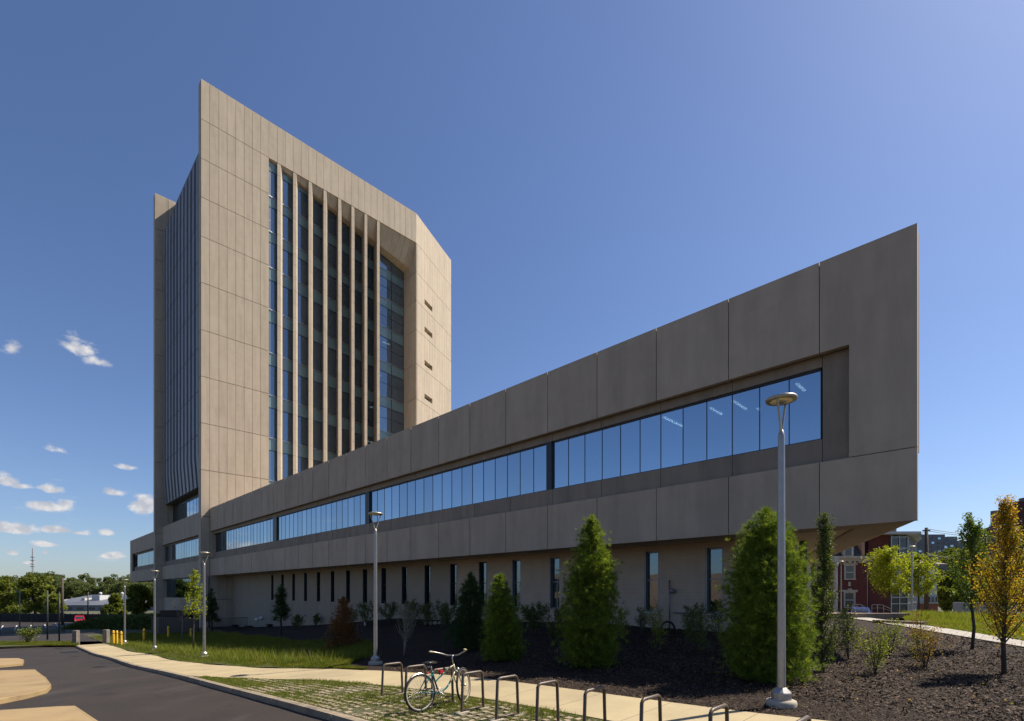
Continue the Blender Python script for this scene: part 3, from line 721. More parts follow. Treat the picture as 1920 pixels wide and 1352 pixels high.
for _, z in slots:     # deep reveal with a slanting head, dark glass at the back
    s0, s1 = 3 * cw + .01, 6 * cw - .01; m = MB()
    def CP(s, d): return (pc[0] + math.cos(ca) * s - math.sin(ca) * d, pc[1] + math.sin(ca) * s + math.cos(ca) * d)
    q = [CP(s0, .2), CP(s1, .2), CP(s1, 1.0), CP(s0, 1.0)]
    m.prism(q, EYE + z + .40, EYE + z + .6); m.prism(q, EYE + z - .6, EYE + z - .42)
    m.prism([CP(s1, .2), CP(s1 + .2, .2), CP(s1 + .2, 1.0), CP(s1, 1.0)], EYE + z - .6, EYE + z + .6); m.prism([CP(s0 - .2, .2), CP(s0, .2), CP(s0, 1.0), CP(s0 - .2, 1.0)], EYE + z - .6, EYE + z + .6)
    so = m.build('slot_window', CONC, B)
    mm = MB(); mm.prism([CP(s0, .75), CP(s1, .75), CP(s1, .8), CP(s0, .8)], EYE + z - .42, EYE + z + .40); mm.build('pane', WINB, so)
pe = (pc[0] + math.cos(ca) * CLEN, pc[1] + math.sin(ca) * CLEN)
tce = tc(*pe)
# core of the tower: closes the roof and the back, keeps daylight out
body = [TC(TB + 1.3, 22.6), TC(TB + 1.3, 26.8), TC(90, 26.8), TC(90, CR), CP(.5, .5), CP(CLEN - .05, .3), TC(TB2, tce[1]), TC(TB2, 22.6)]
m = MB(); m.prism([TC(TB + 1.3, 22.6), TC(TB + 1.3, 26.8), TC(84.7, 26.8), TC(84.7, CR + 1), CP(CLEN - .05, .3), TC(TB2, tce[1]), TC(TB2, 22.6)], EYE + 9, EYE + 66.5); m.build('tower_core', ROOMD, B)
m = MB(); m.prism([CP(.1, .22), CP(CLEN - .02, .22), CP(CLEN - .02, 1.2), CP(.1, 1.5)][::-1], EYE + 9, EYE + 52.7)
m2 = MB()
for lo, hi in [(9, 35.4), (36.4, 41.5), (42.6, 47.6), (48.8, 52.6), (53.8, 67.2)]:
    m2.prism([CP(.26, .22), CP(CLEN - .02, .22), CP(CLEN - .02, .5), CP(.26, .6)], EYE + lo, EYE + hi)
m2.build('side_backing', JOINT, B)
tcpart('parapet', TB + 1.27, TB2, 21.3, 21.75, 66.2, 67.62, ZINC, B)
# second slab at the far end of the fin wall
HJ2 = [-6.2, -1.0] + [4.5, 9.95, 16.05, 22.19, 28.31, 34.41, 40.61, 46.66, 51.81, 56.88, 62.2, 68.2]
for r in range(len(HJ2) - 1):
    for k in range(4):
        tcpart('tower_panel', TB2, TB2 + .16, CL + 1.9 * k + (g if k else 0), CL + 1.9 * (k + 1) - g, HJ2[r] + g, HJ2[r + 1] - g, CONC, B)
tcpart('slab_core', TB2 + .16, TB2 + 1.3, CL + .02, 27, -6.2, 68.1, CONC, B)
# the fin wall between the slabs: twelve saw-tooth columns, folding inward at top and bottom
NF = 13; f0, f1 = TB + 1.27, TB2; fw = (f1 - f0) / NF
prof = [(15.05, 19.72), (19.3, 19.42)] + [(h, 19.42) for h in (22.19, 28.31, 34.41, 40.61, 46.66, 51.81, 56.88)] + [(61.5, 19.45), (67.4, 21.35)]
def pin_(h): return float(np.interp(h, [p[0] for p in prof], [p[1] for p in prof]))
for k in range(NF):
    a, b = f0 + fw * k + .38, f0 + fw * (k + 1) - .38; m = MB(); vs = []
    hs = []
    for h in [15.05, 19.3, 22.19, 28.31, 34.41, 40.61, 46.66, 51.81, 56.88, 61.5, 67.4]:
        if h in (15.05, 67.4, 19.3, 61.5): hs.append((h, 0))
        else: hs += [(h - .12, 0), (h - .12, .10), (h + .0, .10), (h + .0, 0)]
    for h, e in hs:
        cc = pin_(h) + e
        amp = .05
        vs += [W3(a, cc, h), W3(b, cc + amp, h), W3(b, cc + .75, h), W3(a, cc + .75, h)]
    n = len(hs)
    fs = [(4 * i + j, 4 * i + (j + 1) % 4, 4 * i + 4 + (j + 1) % 4, 4 * i + 4 + j) for i in range(n - 1) for j in range(4)]
    fs += [(3, 2, 1, 0), tuple(4 * (n - 1) + j for j in range(4))]
    m.add(vs, fs); m.build('metal_fin', ZINC, B)
m = MB(); q = []
for h_, c_ in prof: q += [W3(f1, c_ + .60, h_), W3(f0, c_ + .60, h_)]
m.add(q, [(2 * i, 2 * i + 1, 2 * i + 3, 2 * i + 2) for i in range(len(prof) - 1)]); m.build('fin_backing', surf('fin_backing_metal', (.10, .10, .11), None, 1, .6), B)
# window band below the fins, panel bands and lower windows between the slabs
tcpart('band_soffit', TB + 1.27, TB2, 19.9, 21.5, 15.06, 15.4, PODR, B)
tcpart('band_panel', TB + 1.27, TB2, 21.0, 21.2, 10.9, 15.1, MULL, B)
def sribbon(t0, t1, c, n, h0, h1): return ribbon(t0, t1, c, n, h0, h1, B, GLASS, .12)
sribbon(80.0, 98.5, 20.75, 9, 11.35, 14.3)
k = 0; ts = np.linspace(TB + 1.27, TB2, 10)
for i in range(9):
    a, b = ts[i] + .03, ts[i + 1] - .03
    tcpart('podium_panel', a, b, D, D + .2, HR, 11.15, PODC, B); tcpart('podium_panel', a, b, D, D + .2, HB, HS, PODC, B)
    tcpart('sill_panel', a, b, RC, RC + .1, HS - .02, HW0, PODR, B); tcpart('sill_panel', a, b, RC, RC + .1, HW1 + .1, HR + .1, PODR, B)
    tcpart('base_panel', a, b, D + .25, D + .4, -6.2, -.95, PODC, B)
ribbon(79.5, 99.5, WC, 20, HW0, HW1 + .1, B, GLASS, .03)
tcpart('window_pier', 99.5, 104.5, WC - .02, WC + .3, HW0, HW1 + .1, MULL, B); tcpart('window_pier', 77.3, 79.5, WC - .02, WC + .3, HW0, HW1 + .1, MULL, B)
ribbon(78.5, 103.5, D + .5, 12, -.9, HB - .1, B, GLASSD, .06)
m = MB(); m.tcbox(77.4, 104.4, D + .7, 26, -6, HW0 - .3); m.tcbox(77.4, 104.4, 21.3, 26, HW0 - .3, 15)
m.tcbox(77.4, 104.4, D + .2, D + .6, HR + .05, 11.0); m.build('lower_core', ROOMD, B)
# left wing beyond the second slab
ts = list(np.linspace(TB2 + 1.3, 135.7, 11))
for i in range(10):
    a, b = ts[i] + .03, ts[i + 1] - .03
    tcpart('podium_panel', a, b, D, D + .2, HR, HT - .1, PODC, B); tcpart('podium_panel', a, b, D, D + .2, HB, HS, PODC, B)
    if i < 9:
        tcpart('sill_panel', a, b, RC, RC + .1, HS - .02, HW0, PODR, B); tcpart('sill_panel', a, b, RC, RC + .1, HW1 + .1, HR + .1, PODR, B)
    else: tcpart('podium_panel', a + .6, b, D, D + .2, HS + .04, HR - .04, PODC, B)
ribbon(106.5, 132.3, WC, 26, HW0, HW1 + .1, B, GLASS, .03)
tcpart('window_pier', 132.3, 133.9, WC, WC + .3, HW0, HW1 + .1, MULL, B)
m = MB(); m.tcbox(TB2 + 1.4, 135.6, D + .9, 45, HB + .05, HT - .2); m.tcbox(TB2 + 1.4, 135.6, D + .2, D + .9, HR + .03, HT - .2); m.tcbox(TB2 + 1.4, 135.6, D + .2, D + .9, HB + .02, HS - .05); m.tcbox(134, 135.6, D + .2, D + .9, HS, HR); m.build('wing_core', SOFF, B)
m = MB(); m.tcbox(TB2 + 1.3, 114, 30, 40, -6.2, HB); m.build('wing_base', PODC, B)

# ------------------------------------------------------------------ vegetation
def unit(v): return v / np.maximum(np.linalg.norm(v, axis=-1, keepdims=True), 1e-9)
def leaf_quads(P, size, rng, droop=0.0, aspect=1.7, nrm=None):
    """one rhombic leaf at each point"""
    n = len(P); d = unit(rng.normal(size=(n, 3)) + np.array([0, 0, -droop])); u = unit(np.cross(d, unit(rng.normal(size=(n, 3)))))
    s = size * rng.uniform(.65, 1.3, (n, 1)); w = u * s / aspect * .5
    mid = P + d * s * .45
    return np.stack([P, mid + w, P + d * s, mid - w], 1)
def needle_tris(P, Dv, n_each, length, width, spread, rng):
    n = len(P); k = n_each
    P_ = np.repeat(P, k, 0); D_ = np.repeat(Dv, k, 0)
    d = unit(D_ + rng.normal(size=(n * k, 3)) * spread); u = unit(np.cross(d, rng.normal(size=(n * k, 3))))
    L = length * rng.uniform(.7, 1.25, (n * k, 1))
    b = P_ + d * L * .05
    return np.stack([b - u * width, b + u * width, b + d * L], 1)
def build_quads(name, V, mat, parent=None, k=4): return link(name, quads_mesh(name, V, mat, k), parent)

def conifer(name, label, x, y, h, r, mat, n_tuft=1500, length=.16, seed=1, skirt=.06, shape=.75, top_r=.12, lean=(0, 0), group=None, needles=15, bark=BARK, width=.005, shape_pts=None, cat='conifer'):
    rng = np.random.default_rng(seed); z = gz(x, y)
    root = thing(name, label, cat, (x, y, z - .02), rng.uniform(0, 6), group)
    m = MB(); m.tube([(0, 0, -.1), (0, 0, h * .5), (lean[0] * .5, lean[1] * .5, h * .96)], [h * .02 + .02, h * .013 + .01, .008], 8); m.build('trunk', bark, root)
    # dense shell of needle tufts over lumpy boughs, thinner inside
    def prof(u):
        if shape_pts: return r * np.interp(u, [p[0] for p in shape_pts], [p[1] for p in shape_pts])
        return r * ((1 - u) ** shape + top_r * (1 - u) ** .3) / (1 + top_r)
    nb = max(int(n_tuft / 16), 12); BU = skirt + (1 - skirt) * (np.arange(nb) + rng.uniform(size=nb)) / nb; BU = np.sort(1 - (1 - BU) ** 1.0)
    BT = (np.arange(nb) * 2.399 + rng.normal(size=nb) * .5) % (2 * math.pi)
    BUx = BU; w_ = (prof(BU) + .04) * rng.uniform(.35, 1.5, nb); pick = rng.choice(nb, n_tuft, p=w_ / w_.sum()); P = []; Dv = []; bm = MB()
    BL = rng.uniform(.74, 1.16, nb) * (1 + .10 * np.sin(3 * BT + seed))
    for i in range(nb):
        R_ = prof(BU[i]) * BL[i] + .03; zz = BU[i] * h * .985; up = .25 + 1.1 * BU[i]
        tip = np.array([math.cos(BT[i]) * R_, math.sin(BT[i]) * R_, zz]); b0 = np.array([0, 0, max(zz - R_ * up, .04)])
        if i % 2 == 0: bm.tube([b0, (b0 + tip) / 2 - np.array([0, 0, R_ * .05]), b0 + (tip - b0) * .9], [.011, .007, .003], 4, cap=False)
        k = int((pick == i).sum())
        if k == 0: continue
        sgm = 1 - .62 * rng.uniform(size=(k, 1)) ** 1.8
        wide = (R_ * .16 + .05) * rng.normal(size=(k, 3)) * [1, 1, .8]
        q = b0 + (tip - b0) * sgm + wide
        od = unit(np.concatenate([q[:, :2] / np.maximum(R_, .05), np.full((k, 1), .55)], 1) + rng.normal(size=(k, 3)) * .35)
        P.append(q); Dv.append(od)
    P = np.concatenate(P); Dv = np.concatenate(Dv); P[:, 2] = np.clip(P[:, 2], .06, h * .985)
    # leader
    nl_ = max(n_tuft // 60, 8); zl = h * rng.uniform(.86, 1.0, nl_); P = np.concatenate([P, np.stack([rng.normal(size=nl_) * .025, rng.normal(size=nl_) * .025, zl], 1)]); Dv = np.concatenate([Dv, np.tile([0, 0, 1.0], (nl_, 1))])
    if lean[0] or lean[1]: P[:, 0] += lean[0] * (P[:, 2] / h) ** 2; P[:, 1] += lean[1] * (P[:, 2] / h) ** 2
    if bm.v: bm.build('boughs', bark, root)
    build_quads('crown', needle_tris(P, Dv, needles, length, width, .62, rng), mat, root, 3)
    return root
def branch_tree(name, label, x, y, h, r, mat, n_leaf=5000, leaf=.075, seed=1, trunk_r=.05, base=.25, col_=.7, bark=BARK, group=None, nb=34, cat='tree', mat2=None, open_=.0, stems=1, zoff=0.0, prof=None, gap=0.0, scale_top=1.0):
    """young broad-leaved tree or shrub: stems, rising limbs with twigs, leaves along the twigs"""
    rng = np.random.default_rng(seed); z = gz(x, y) + zoff
    root = thing(name, label, cat, (x, y, z - .02), 0, group)
    tm = MB(); P = []
    for s in range(stems):
        th0 = rng.uniform(0, 6.28); sp = (r * .45 if stems > 1 else 0)
        path = [np.array([0, 0, -.1])]
        hh = h * (rng.uniform(.7, 1.0) if stems > 1 else 1)
        for q in range(1, 7):
            u = q / 6; path.append(np.array([math.cos(th0) * sp * u ** .8, math.sin(th0) * sp * u ** .8, hh * u]) + rng.normal(size=3) * [.0045 * h, .0045 * h, 0])
        path = np.array(path)
        tm.tube(path, [trunk_r * (1 - .88 * i / 6) / (1 if stems == 1 else 1.6) for i in range(7)], 7)
        for i in range(nb // stems):
            u = base + (1 - base) * (i + rng.uniform()) / (nb / stems)
            k = min(int(u * 6), 5); o = path[k] + (path[k + 1] - path[k]) * (u * 6 - k)
            th = rng.uniform(0, 6.28); v = (u - base) / (1 - base)
            pr = (prof(v) if prof else (math.sin(math.pi * min(v * .85 + .16, 1)) ** .7)) * r * rng.uniform(.6, 1.1)
            rise = col_ * pr * rng.uniform(.8, 1.5) + h * .03
            tip = o + np.array([math.cos(th) * pr, math.sin(th) * pr, min(rise, h * rng.uniform(.86, 1.04) - o[2] + .03)])
            mid = (o + tip) / 2 + np.array([math.cos(th), math.sin(th), -.5]) * pr * .12
            tm.tube([o, mid, tip], [trunk_r * .32 * (1 - .6 * v), trunk_r * .18 * (1 - .5 * v), .003], 5, cap=False)
            nl = int(n_leaf / nb * (.5 + pr / r))
            s = rng.uniform(.12, 1.04, nl)[:, None]
            line = np.where(s < .5, o + (mid - o) * s * 2, mid + (tip - mid) * (s * 2 - 1))
            # side twigs
            tw = rng.normal(size=(6, 3)) * pr * .24
            idx = rng.integers(0, 6, nl); f = rng.uniform(size=(nl, 1))
            P.append(line + tw[idx] * f + rng.normal(size=(nl, 3)) * .028 * (1 + r))
    tm.build('trunk' if stems == 1 else 'stems', bark, root)
    P = np.concatenate(P); P[:, 2] = np.clip(P[:, 2], .04, h * 1.03)
    build_quads('crown', leaf_quads(P, leaf, rng, .3), mat, root)
    return root
def clump_tree(name, label, x, y, z, h, w, mat, seed=1, n=9000, leaf=.32, trunk=.3, group=None, clumps=42, low=.12, cat='tree'):
    """large distant tree: limbs and many leaf clumps in an uneven crown"""
    rng = np.random.default_rng(seed)
    root = thing(name, label, cat, (x, y, z - .1), rng.uniform(0, 6), group)
    m = MB(); m.tube([(0, 0, -.5), (.1, 0, h * .3), (0, .2, h * .62)], [trunk, trunk * .75, trunk * .3], 8)
    P = []; rad = w / 2
    for i in range(clumps):
        u = rng.uniform(); zz = h * (low + (1 - low) * u ** .85 * .92); v = (zz / h - low) / (1 - low)
        R = rad * (math.sin(math.pi * min(.12 + .82 * v, 1)) ** .6) * rng.uniform(.35, .95)
        th = rng.uniform(0, 6.28); c = np.array([math.cos(th) * R, math.sin(th) * R, zz])
        cr = rad * rng.uniform(.16, .34); k = int(n / clumps)
        q = unit(rng.normal(size=(k, 3))) * (rng.uniform(.35, 1.0, (k, 1)) ** .5) * cr * [1.15, 1.15, .75]
        P.append(c + q)
        if i % 4 == 0: m.tube([(0, 0, h * .25), c * [.5, .5, .8], c], [trunk * .35, trunk * .2, .04], 5, cap=False)
    m.build('trunk', BARK, root)
    P = np.concatenate(P); build_quads('crown', leaf_quads(P, leaf, rng, .2, 1.5), mat, root)
    return root

G1 = 'conifers planted in the mulch bed'
x, y = at(1437, 1272)
conifer('pine_tree', 'largest soft-needled pine, right behind the nearest lamp post', x, y, 317 / F * y, 61 / F * y, PINE, 7600, .12, 11, skirt=.03, needles=26, width=.0038, group=G1,
        shape_pts=[(0, .72), (.08, .92), (.3, 1.0), (.5, .93), (.7, .78), (.85, .55), (.93, .4), (1, .06)])
x, y = at(1108, 1248)
conifer('pine_tree', 'tall bushy pine with a pointed leader in front of the podium', x, y, 281 / F * y, 41 / F * y, PINE, 6000, .12, 23, skirt=.03, needles=24, width=.0042, lean=(-.10, 0), group=G1,
        shape_pts=[(0, .8), (.08, .98), (.25, 1.0), (.5, .86), (.7, .72), (.78, .5), (.86, .34), (.93, .22), (1, .03)])
x, y = at(942, 1237)
conifer('pine_tree', 'small bright green pine just behind the bicycle', x, y, 160 / F * y, 29 / F * y, PINE, 3600, .12, 31, skirt=.03, needles=20, width=.005, lean=(-.12, 0), group=G1,
        shape_pts=[(0, .75), (.1, 1.0), (.3, .95), (.55, .75), (.75, .5), (.88, .3), (1, .05)])
x, y = at(882, 1216)
conifer('spruce_tree', 'dark narrow spruce in shade left of the small bright pine', x, y, 140 / F * y, 33 / F * y, PINED, 1900, .15, 37, shape=.75, needles=16, width=.008, group=G1)
x, y = at(643, 1219)
conifer('dead_conifer', 'dead rusty brown conifer held by two leaning stakes', x, y, 99 / F * y, 27 / F * y, DEADN, 1500, .12, 41, shape=.7, needles=14, width=.008, group=G1)
x, y = at(527, 1190)
conifer('young_conifer', 'small dark staked conifer near the foot of the podium wall', x, y, 92 / F * y, 13 / F * y, PINED, 420, .28, 43, shape=.7, needles=10, width=.014, skirt=.34, group=G1)
x, y = at(397, 1187)
conifer('young_conifer', 'dark slim tree against the tower base behind a lamp post', x, y, 82 / F * y, 10 / F * y, PINED, 420, .3, 44, shape=.6, needles=10, width=.016, skirt=.3)
# leaning stakes
for k, (p0_, p1_, lab) in enumerate([((626, 1208), (617, 1170), 'wooden stake leaning left of the dead brown conifer'), ((663, 1208), (672, 1168), 'wooden stake leaning right of the dead brown conifer')]):
    x, y = at(*p0_); hh = (p0_[1] - p1_[1]) / F * y; dx = (p1_[0] - p0_[0]) / F * y
    m = MB(); m.tube([(x, y, gz(x, y) - .1), (x + dx, y, gz(x, y) + hh)], .03, 6); tag(m.build('tree_stake', WOODP), lab, 'stake', 'stakes at the dead conifer')

GP = 'young upright street trees'
x, y = at(1883, 1262)
branch_tree('pear_tree', 'slender young tree with golden autumn leaves at the right edge', x, y, 332 / F * y, 52 / F * y, LEAFO, 9000, .055, 5, .052, .15, 1.5, nb=84, group=GP, prof=lambda v: 1.05 * (1 - v) ** 1.5 * (0.8 + .35 * math.sin(9 * v) ** 2) + .17)
x, y = at(1822, 1217)
branch_tree('pear_tree', 'slender young green tree left of the golden one', x, y, 250 / F * y, 33 / F * y, LEAFG, 6500, .06, 6, .05, .25, 1.5, nb=52, group=GP, prof=lambda v: .95 * (1 - v) ** .95 + .25)
x, y = at(1543, 1257)
branch_tree('columnar_tree', 'dark narrow columnar tree beside the largest pine', x, y, 286 / F * y, 23 / F * y, LEAFD, 9500, .045, 8, .045, .03, 2.4, nb=80, group=GP, prof=lambda v: (1 - v) ** .45 * .85 + .15)
x, y = at(363, 1219)
branch_tree('sapling', 'thin sapling with bright yellow-green leaves by a lamp post', x, y, 152 / F * y, 19 / F * y, LEAFY, 1100, .13, 9, .045, .38, .5, nb=30, prof=lambda v: (1 - v) ** .6 * .9 + .14)
x, y = at(342, 1200)
branch_tree('bare_tree', 'small leafless reddish tree behind the yellow-green sapling', x, y, 78 / F * y, 17 / F * y, DEADN, 90, .08, 10, .05, .4, 1.2, bark=BARKG, nb=46)
x, y = at(757, 1229)
branch_tree('bare_tree', 'nearly bare multi-stemmed small tree in the shaded mulch', x, y, 100 / F * y, 30 / F * y, LEAFD, 420, .06, 12, .045, .28, 1.4, bark=BARKG, nb=60, stems=3)
G2 = 'pair of yellow-green trees by the red brick building'
x, y = atz(1668, 43)
branch_tree('street_tree', 'yellow-green tree before the red brick wall, left of its pair', x, y, (1154 - 1031) / F * y, 38 / F * y, LEAFY, 5200, .17, 14, .09, .28, .5, nb=60, group=G2, prof=lambda v: math.sin(math.pi * (v * .82 + .16)) ** .7)
x, y = atz(1722, 44)
branch_tree('street_tree', 'yellow-green tree right of its pair, behind the far lamp post', x, y, (1152 - 1040) / F * y, 32 / F * y, LEAFY, 4200, .17, 15, .09, .28, .5, nb=54, group=G2, prof=lambda v: math.sin(math.pi * (v * .82 + .16)) ** .7)

GS = 'shrubs in the mulch bed'
def shrub(label, px, py, top, w, mat, n=900, leaf=.05, seed=1, stems=5, nb=30, group=GS):
    x, y = at(px, py)
    return branch_tree('shrub', label, x, y, (py - top) / F * y, w / 2 / F * y, mat, n, leaf, seed, .022, .08, .9, nb=nb, stems=stems, group=group, cat='shrub', prof=lambda v: .75 + .3 * math.sin(6 * v))
shrub('spindly shrub with yellow and russet leaves nearest the large pine', 1641, 1262, 1178, 46, LEAFS, 1100, .045, 51)
shrub('leafy green shrub just right of the dark columnar tree', 1592, 1236, 1138, 62, LEAFS, 1500, .05, 52)
shrub('yellow-leaved low shrub at the foot of the dark columnar tree', 1560, 1228, 1168, 34, LEAFY, 420, .05, 53)
shrub('green-yellow shrub behind the russet one', 1669, 1228, 1160, 52, LEAFS, 900, .05, 54)
shrub('russet and orange twiggy shrub farthest to the right', 1735, 1250, 1176, 62, LEAFR, 1100, .045, 55)
shrub('thin shrub with reddish top behind the russet one', 1722, 1215, 1140, 44, LEAFR, 420, .05, 56)
for i, (px, py, top, w, mt, n, lab) in enumerate([
    (1232, 1218, 1130, 44, LEAFS, 420, 'thin olive shrub right of the tall pointed pine'), (1202, 1186, 1130, 26, LEAFD, 320, 'dark shrub by the wall below the second window'),
    (1306, 1228, 1120, 52, LEAFD, 620, 'olive shrub in shade under the wall meter pipe'), (1292, 1192, 1128, 30, LEAFD, 380, 'dark shrub close to the wall under the pipe'), (1166, 1202, 1128, 30, LEAFS, 420, 'upright olive shrub touching the tall pine'),
    (1345, 1195, 1120, 40, LEAFD, 420, 'dark shrub between the wall window and the largest pine'), (1044, 1208, 1130, 42, LEAFD, 520, 'dark shrub left of the tall pointed pine'), (1003, 1190, 1128, 56, LEAFD, 800, 'broad dark shrub between the two bright pines'),
    (832, 1178, 1124, 40, LEAFD, 620, 'dark shrub left of the narrow spruce'), (800, 1172, 1128, 34, LEAFD, 520, 'dark shrub by the wall right of the bare tree'), (772, 1166, 1124, 38, LEAFD, 620, 'dark shrub by the wall behind the bare tree'),
    (728, 1168, 1128, 36, LEAFD, 560, 'dark shrub by the wall just right of the tall lamp'), (688, 1172, 1118, 36, LEAFD, 600, 'taller dark shrub just left of the tall lamp'), (660, 1168, 1138, 24, LEAFD, 300, 'small shrub behind the dead conifer'),
    (556, 1180, 1152, 26, LEAFD, 300, 'low dark shrub second from the staked small conifer'), (592, 1172, 1150, 18, LEAFD, 200, 'small round shrub half-way along the mulch edge'), (612, 1168, 1153, 18, LEAFD, 200, 'small shrub left of the dead conifer'),
    (53, 1207, 1177, 34, LEAFS, 420, 'small yellow-green shrub on the verge by the road end')]):
    shrub(lab, px, py, top, w, mt, int(n * 2.6), .06 if px > 1100 else .09 if px > 640 else .13, 60 + i, 4, 26, GS if px > 100 else None)

# tussocky grass and weeds on the lawn, and grass growing in the paver strip: nobody could count the blades
def blades(name, label, P, hgt, wid, mat, rng, lean=.35):
    n = len(P); a = rng.uniform(0, 6.28, n); w = np.stack([np.cos(a), np.sin(a), 0 * a], 1) * wid * rng.uniform(.6, 1.3, (n, 1))
    H = (hgt if np.ndim(hgt) else np.full(n, hgt)) * rng.uniform(.5, 1.3, n)
    tip = P + np.stack([rng.normal(size=n) * lean * H, rng.normal(size=n) * lean * H, H], 1)
    return tag(build_quads(name, np.stack([P - w, P + w, tip], 1), mat, None, 3), label, 'grass', None, 'stuff')
def scatter(n, t0, t1, cf0, cf1, rng, bias=1.0, off=0.0):
    t = t0 + (t1 - t0) * rng.uniform(size=n) ** bias
    a = np.array([cf0(v) for v in t]); b = np.array([cf1(v) for v in t]); c = a + (b - a) * rng.uniform(size=n)
    x, y = TC(t, c); return t, c, np.stack([x, y, gz(x, y, off)], 1)
rng = np.random.default_rng(3)
t_, c_, P = scatter(170000, 15.7, 70, lambda t: S1(t) + .02, lambda t: min(LC(t), 15), rng, 1.25, .01)
f = np.sin(P[:, 0] * .9 + 2 * np.sin(P[:, 1] * .5)) * np.sin(P[:, 1] * .7 + 1.1)
H = .06 + .17 * np.clip((c_ - 6.9 - np.clip(19 - t_, 0, 3)) / 1.6, 0, 1) * (.75 + .6 * f + .4 * np.sin(P[:, 0] * 3.1) * np.sin(P[:, 1] * 2.7))
blades('lawn_grass', 'long unmown green grass and weeds on the bank beside the sidewalk', P, np.maximum(H, .05), .010, BLADE, rng)
t_, c_, P = scatter(5000, 19, 52, lambda t: S1(t) + 1.0, lambda t: S1(t) + 3.6, rng, 1.2)
blades('tall_weeds', 'taller pale seed heads standing up out of the long grass', P, .42, .010, BLADEY, rng, .35)
t_, c_, P = scatter(120000, -3, 19.6, lambda t: KI + .03, lambda t: S0(t) - .02, rng, 1.0, -.03)
f = np.sin(P[:, 0] * 2.1 + np.sin(P[:, 1] * 1.7) * 2) + np.sin(P[:, 1] * 2.7 + P[:, 0])
# keep blades in the cells between the paver blocks
PT, PCs = .20, .20
u_ = ((t_ + c_ * .5) / PT) % 1; v_ = (c_ / PCs) % 1
keep = (((u_ < .40) | (v_ < .36)) & (f + rng.normal(size=len(f)) * .8 > -1.6)) | (c_ > 6.75) & (rng.uniform(size=len(f)) < .6)
blades('strip_grass', 'short patchy grass growing between the paver blocks', P[keep], .055 + .035 * np.clip(f[keep], -.5, 1), .007, BLADE, rng, .6)
m = MB()
tt = -3.0
ni = int(22.4 / PT)
for i in range(ni + 12):
    for j in range(14):
        c = KI + .12 + j * PCs; t = -3 + i * PT - (c * .5) % PT
        if c > S0(t) - .1 or t > 18.6: continue
        if math.sin(t * 1.9 + c * 3) + random.uniform(-1, 1) > .95: continue
        t += random.uniform(-.018, .018); c += random.uniform(-.018, .018); hx = PT * .5 * random.uniform(.36, .66); hy = PCs * .5 * random.uniform(.42, .76); z = gz(*TC(t, c), -.03) + random.uniform(.012, .03)
        q = [TC(t + hx, c - hy), TC(t - hx, c - hy), TC(t - hx, c + hy), TC(t + hx, c + hy)]
        m.hexa([(a, b, z - .06) for a, b in q], [(a * .92 + TC(t, c)[0] * .08, b * .92 + TC(t, c)[1] * .08, z) for a, b in q])
o = m.build('paver_blocks', PAVER); tag(o, 'open concrete grass paver blocks filling the strip between kerb and sidewalk', 'pavers', None, 'stuff')
# loose bark chips near the camera
n = 150000
t_, c_, P = scatter(n, -9, 15, lambda t: S1(t) + .0, lambda t: S1(t) + 11, rng, 1.0, -.012)
t2 = np.abs(rng.normal(size=n)) * 3.2 - 3; 
d = unit(rng.normal(size=(n, 3)) * [1, 1, .35]); u = unit(np.cross(d, np.array([0, 0, 1.0]) + rng.normal(size=(n, 3)) * .4)); s = rng.uniform(.008, .030, (n, 1))
P[:, 2] += rng.uniform(0, .018, n)
V = np.stack([P - d * s - u * s * .3, P + d * s - u * s * .25, P + d * s + u * s * .25, P - d * s + u * s * .3], 1)
n2 = 70000
t2_, c2_, P2 = scatter(n2, -16, 12, lambda t: 11.0, lambda t: 25.8, rng, 1.0, -.012)
d2 = unit(rng.normal(size=(n2, 3)) * [1, 1, .3]); u2 = unit(np.cross(d2, np.array([0, 0, 1.0]) + rng.normal(size=(n2, 3)) * .4)); s2 = rng.uniform(.02, .055, (n2, 1)); P2[:, 2] += rng.uniform(0, .02, n2)
V = np.concatenate([V, np.stack([P2 - d2 * s2 - u2 * s2 * .3, P2 + d2 * s2 - u2 * s2 * .25, P2 + d2 * s2 + u2 * s2 * .25, P2 - d2 * s2 + u2 * s2 * .3], 1)])
t3_, c3_, P3 = scatter(380, -8, 6, lambda t: S1(t) - .3, lambda t: 20, rng, 1.0, .012)
tag(build_quads('fallen_leaves', leaf_quads(P3, .04, rng, .1, 1.5), LEAFO), 'scattered fallen yellow leaves lying on the mulch and sidewalk edge', 'leaves', None, 'stuff')
tag(build_quads('bark_chips', V, CHIP), 'loose dark shredded bark chips spread over the planting bed', 'mulch', None, 'stuff')

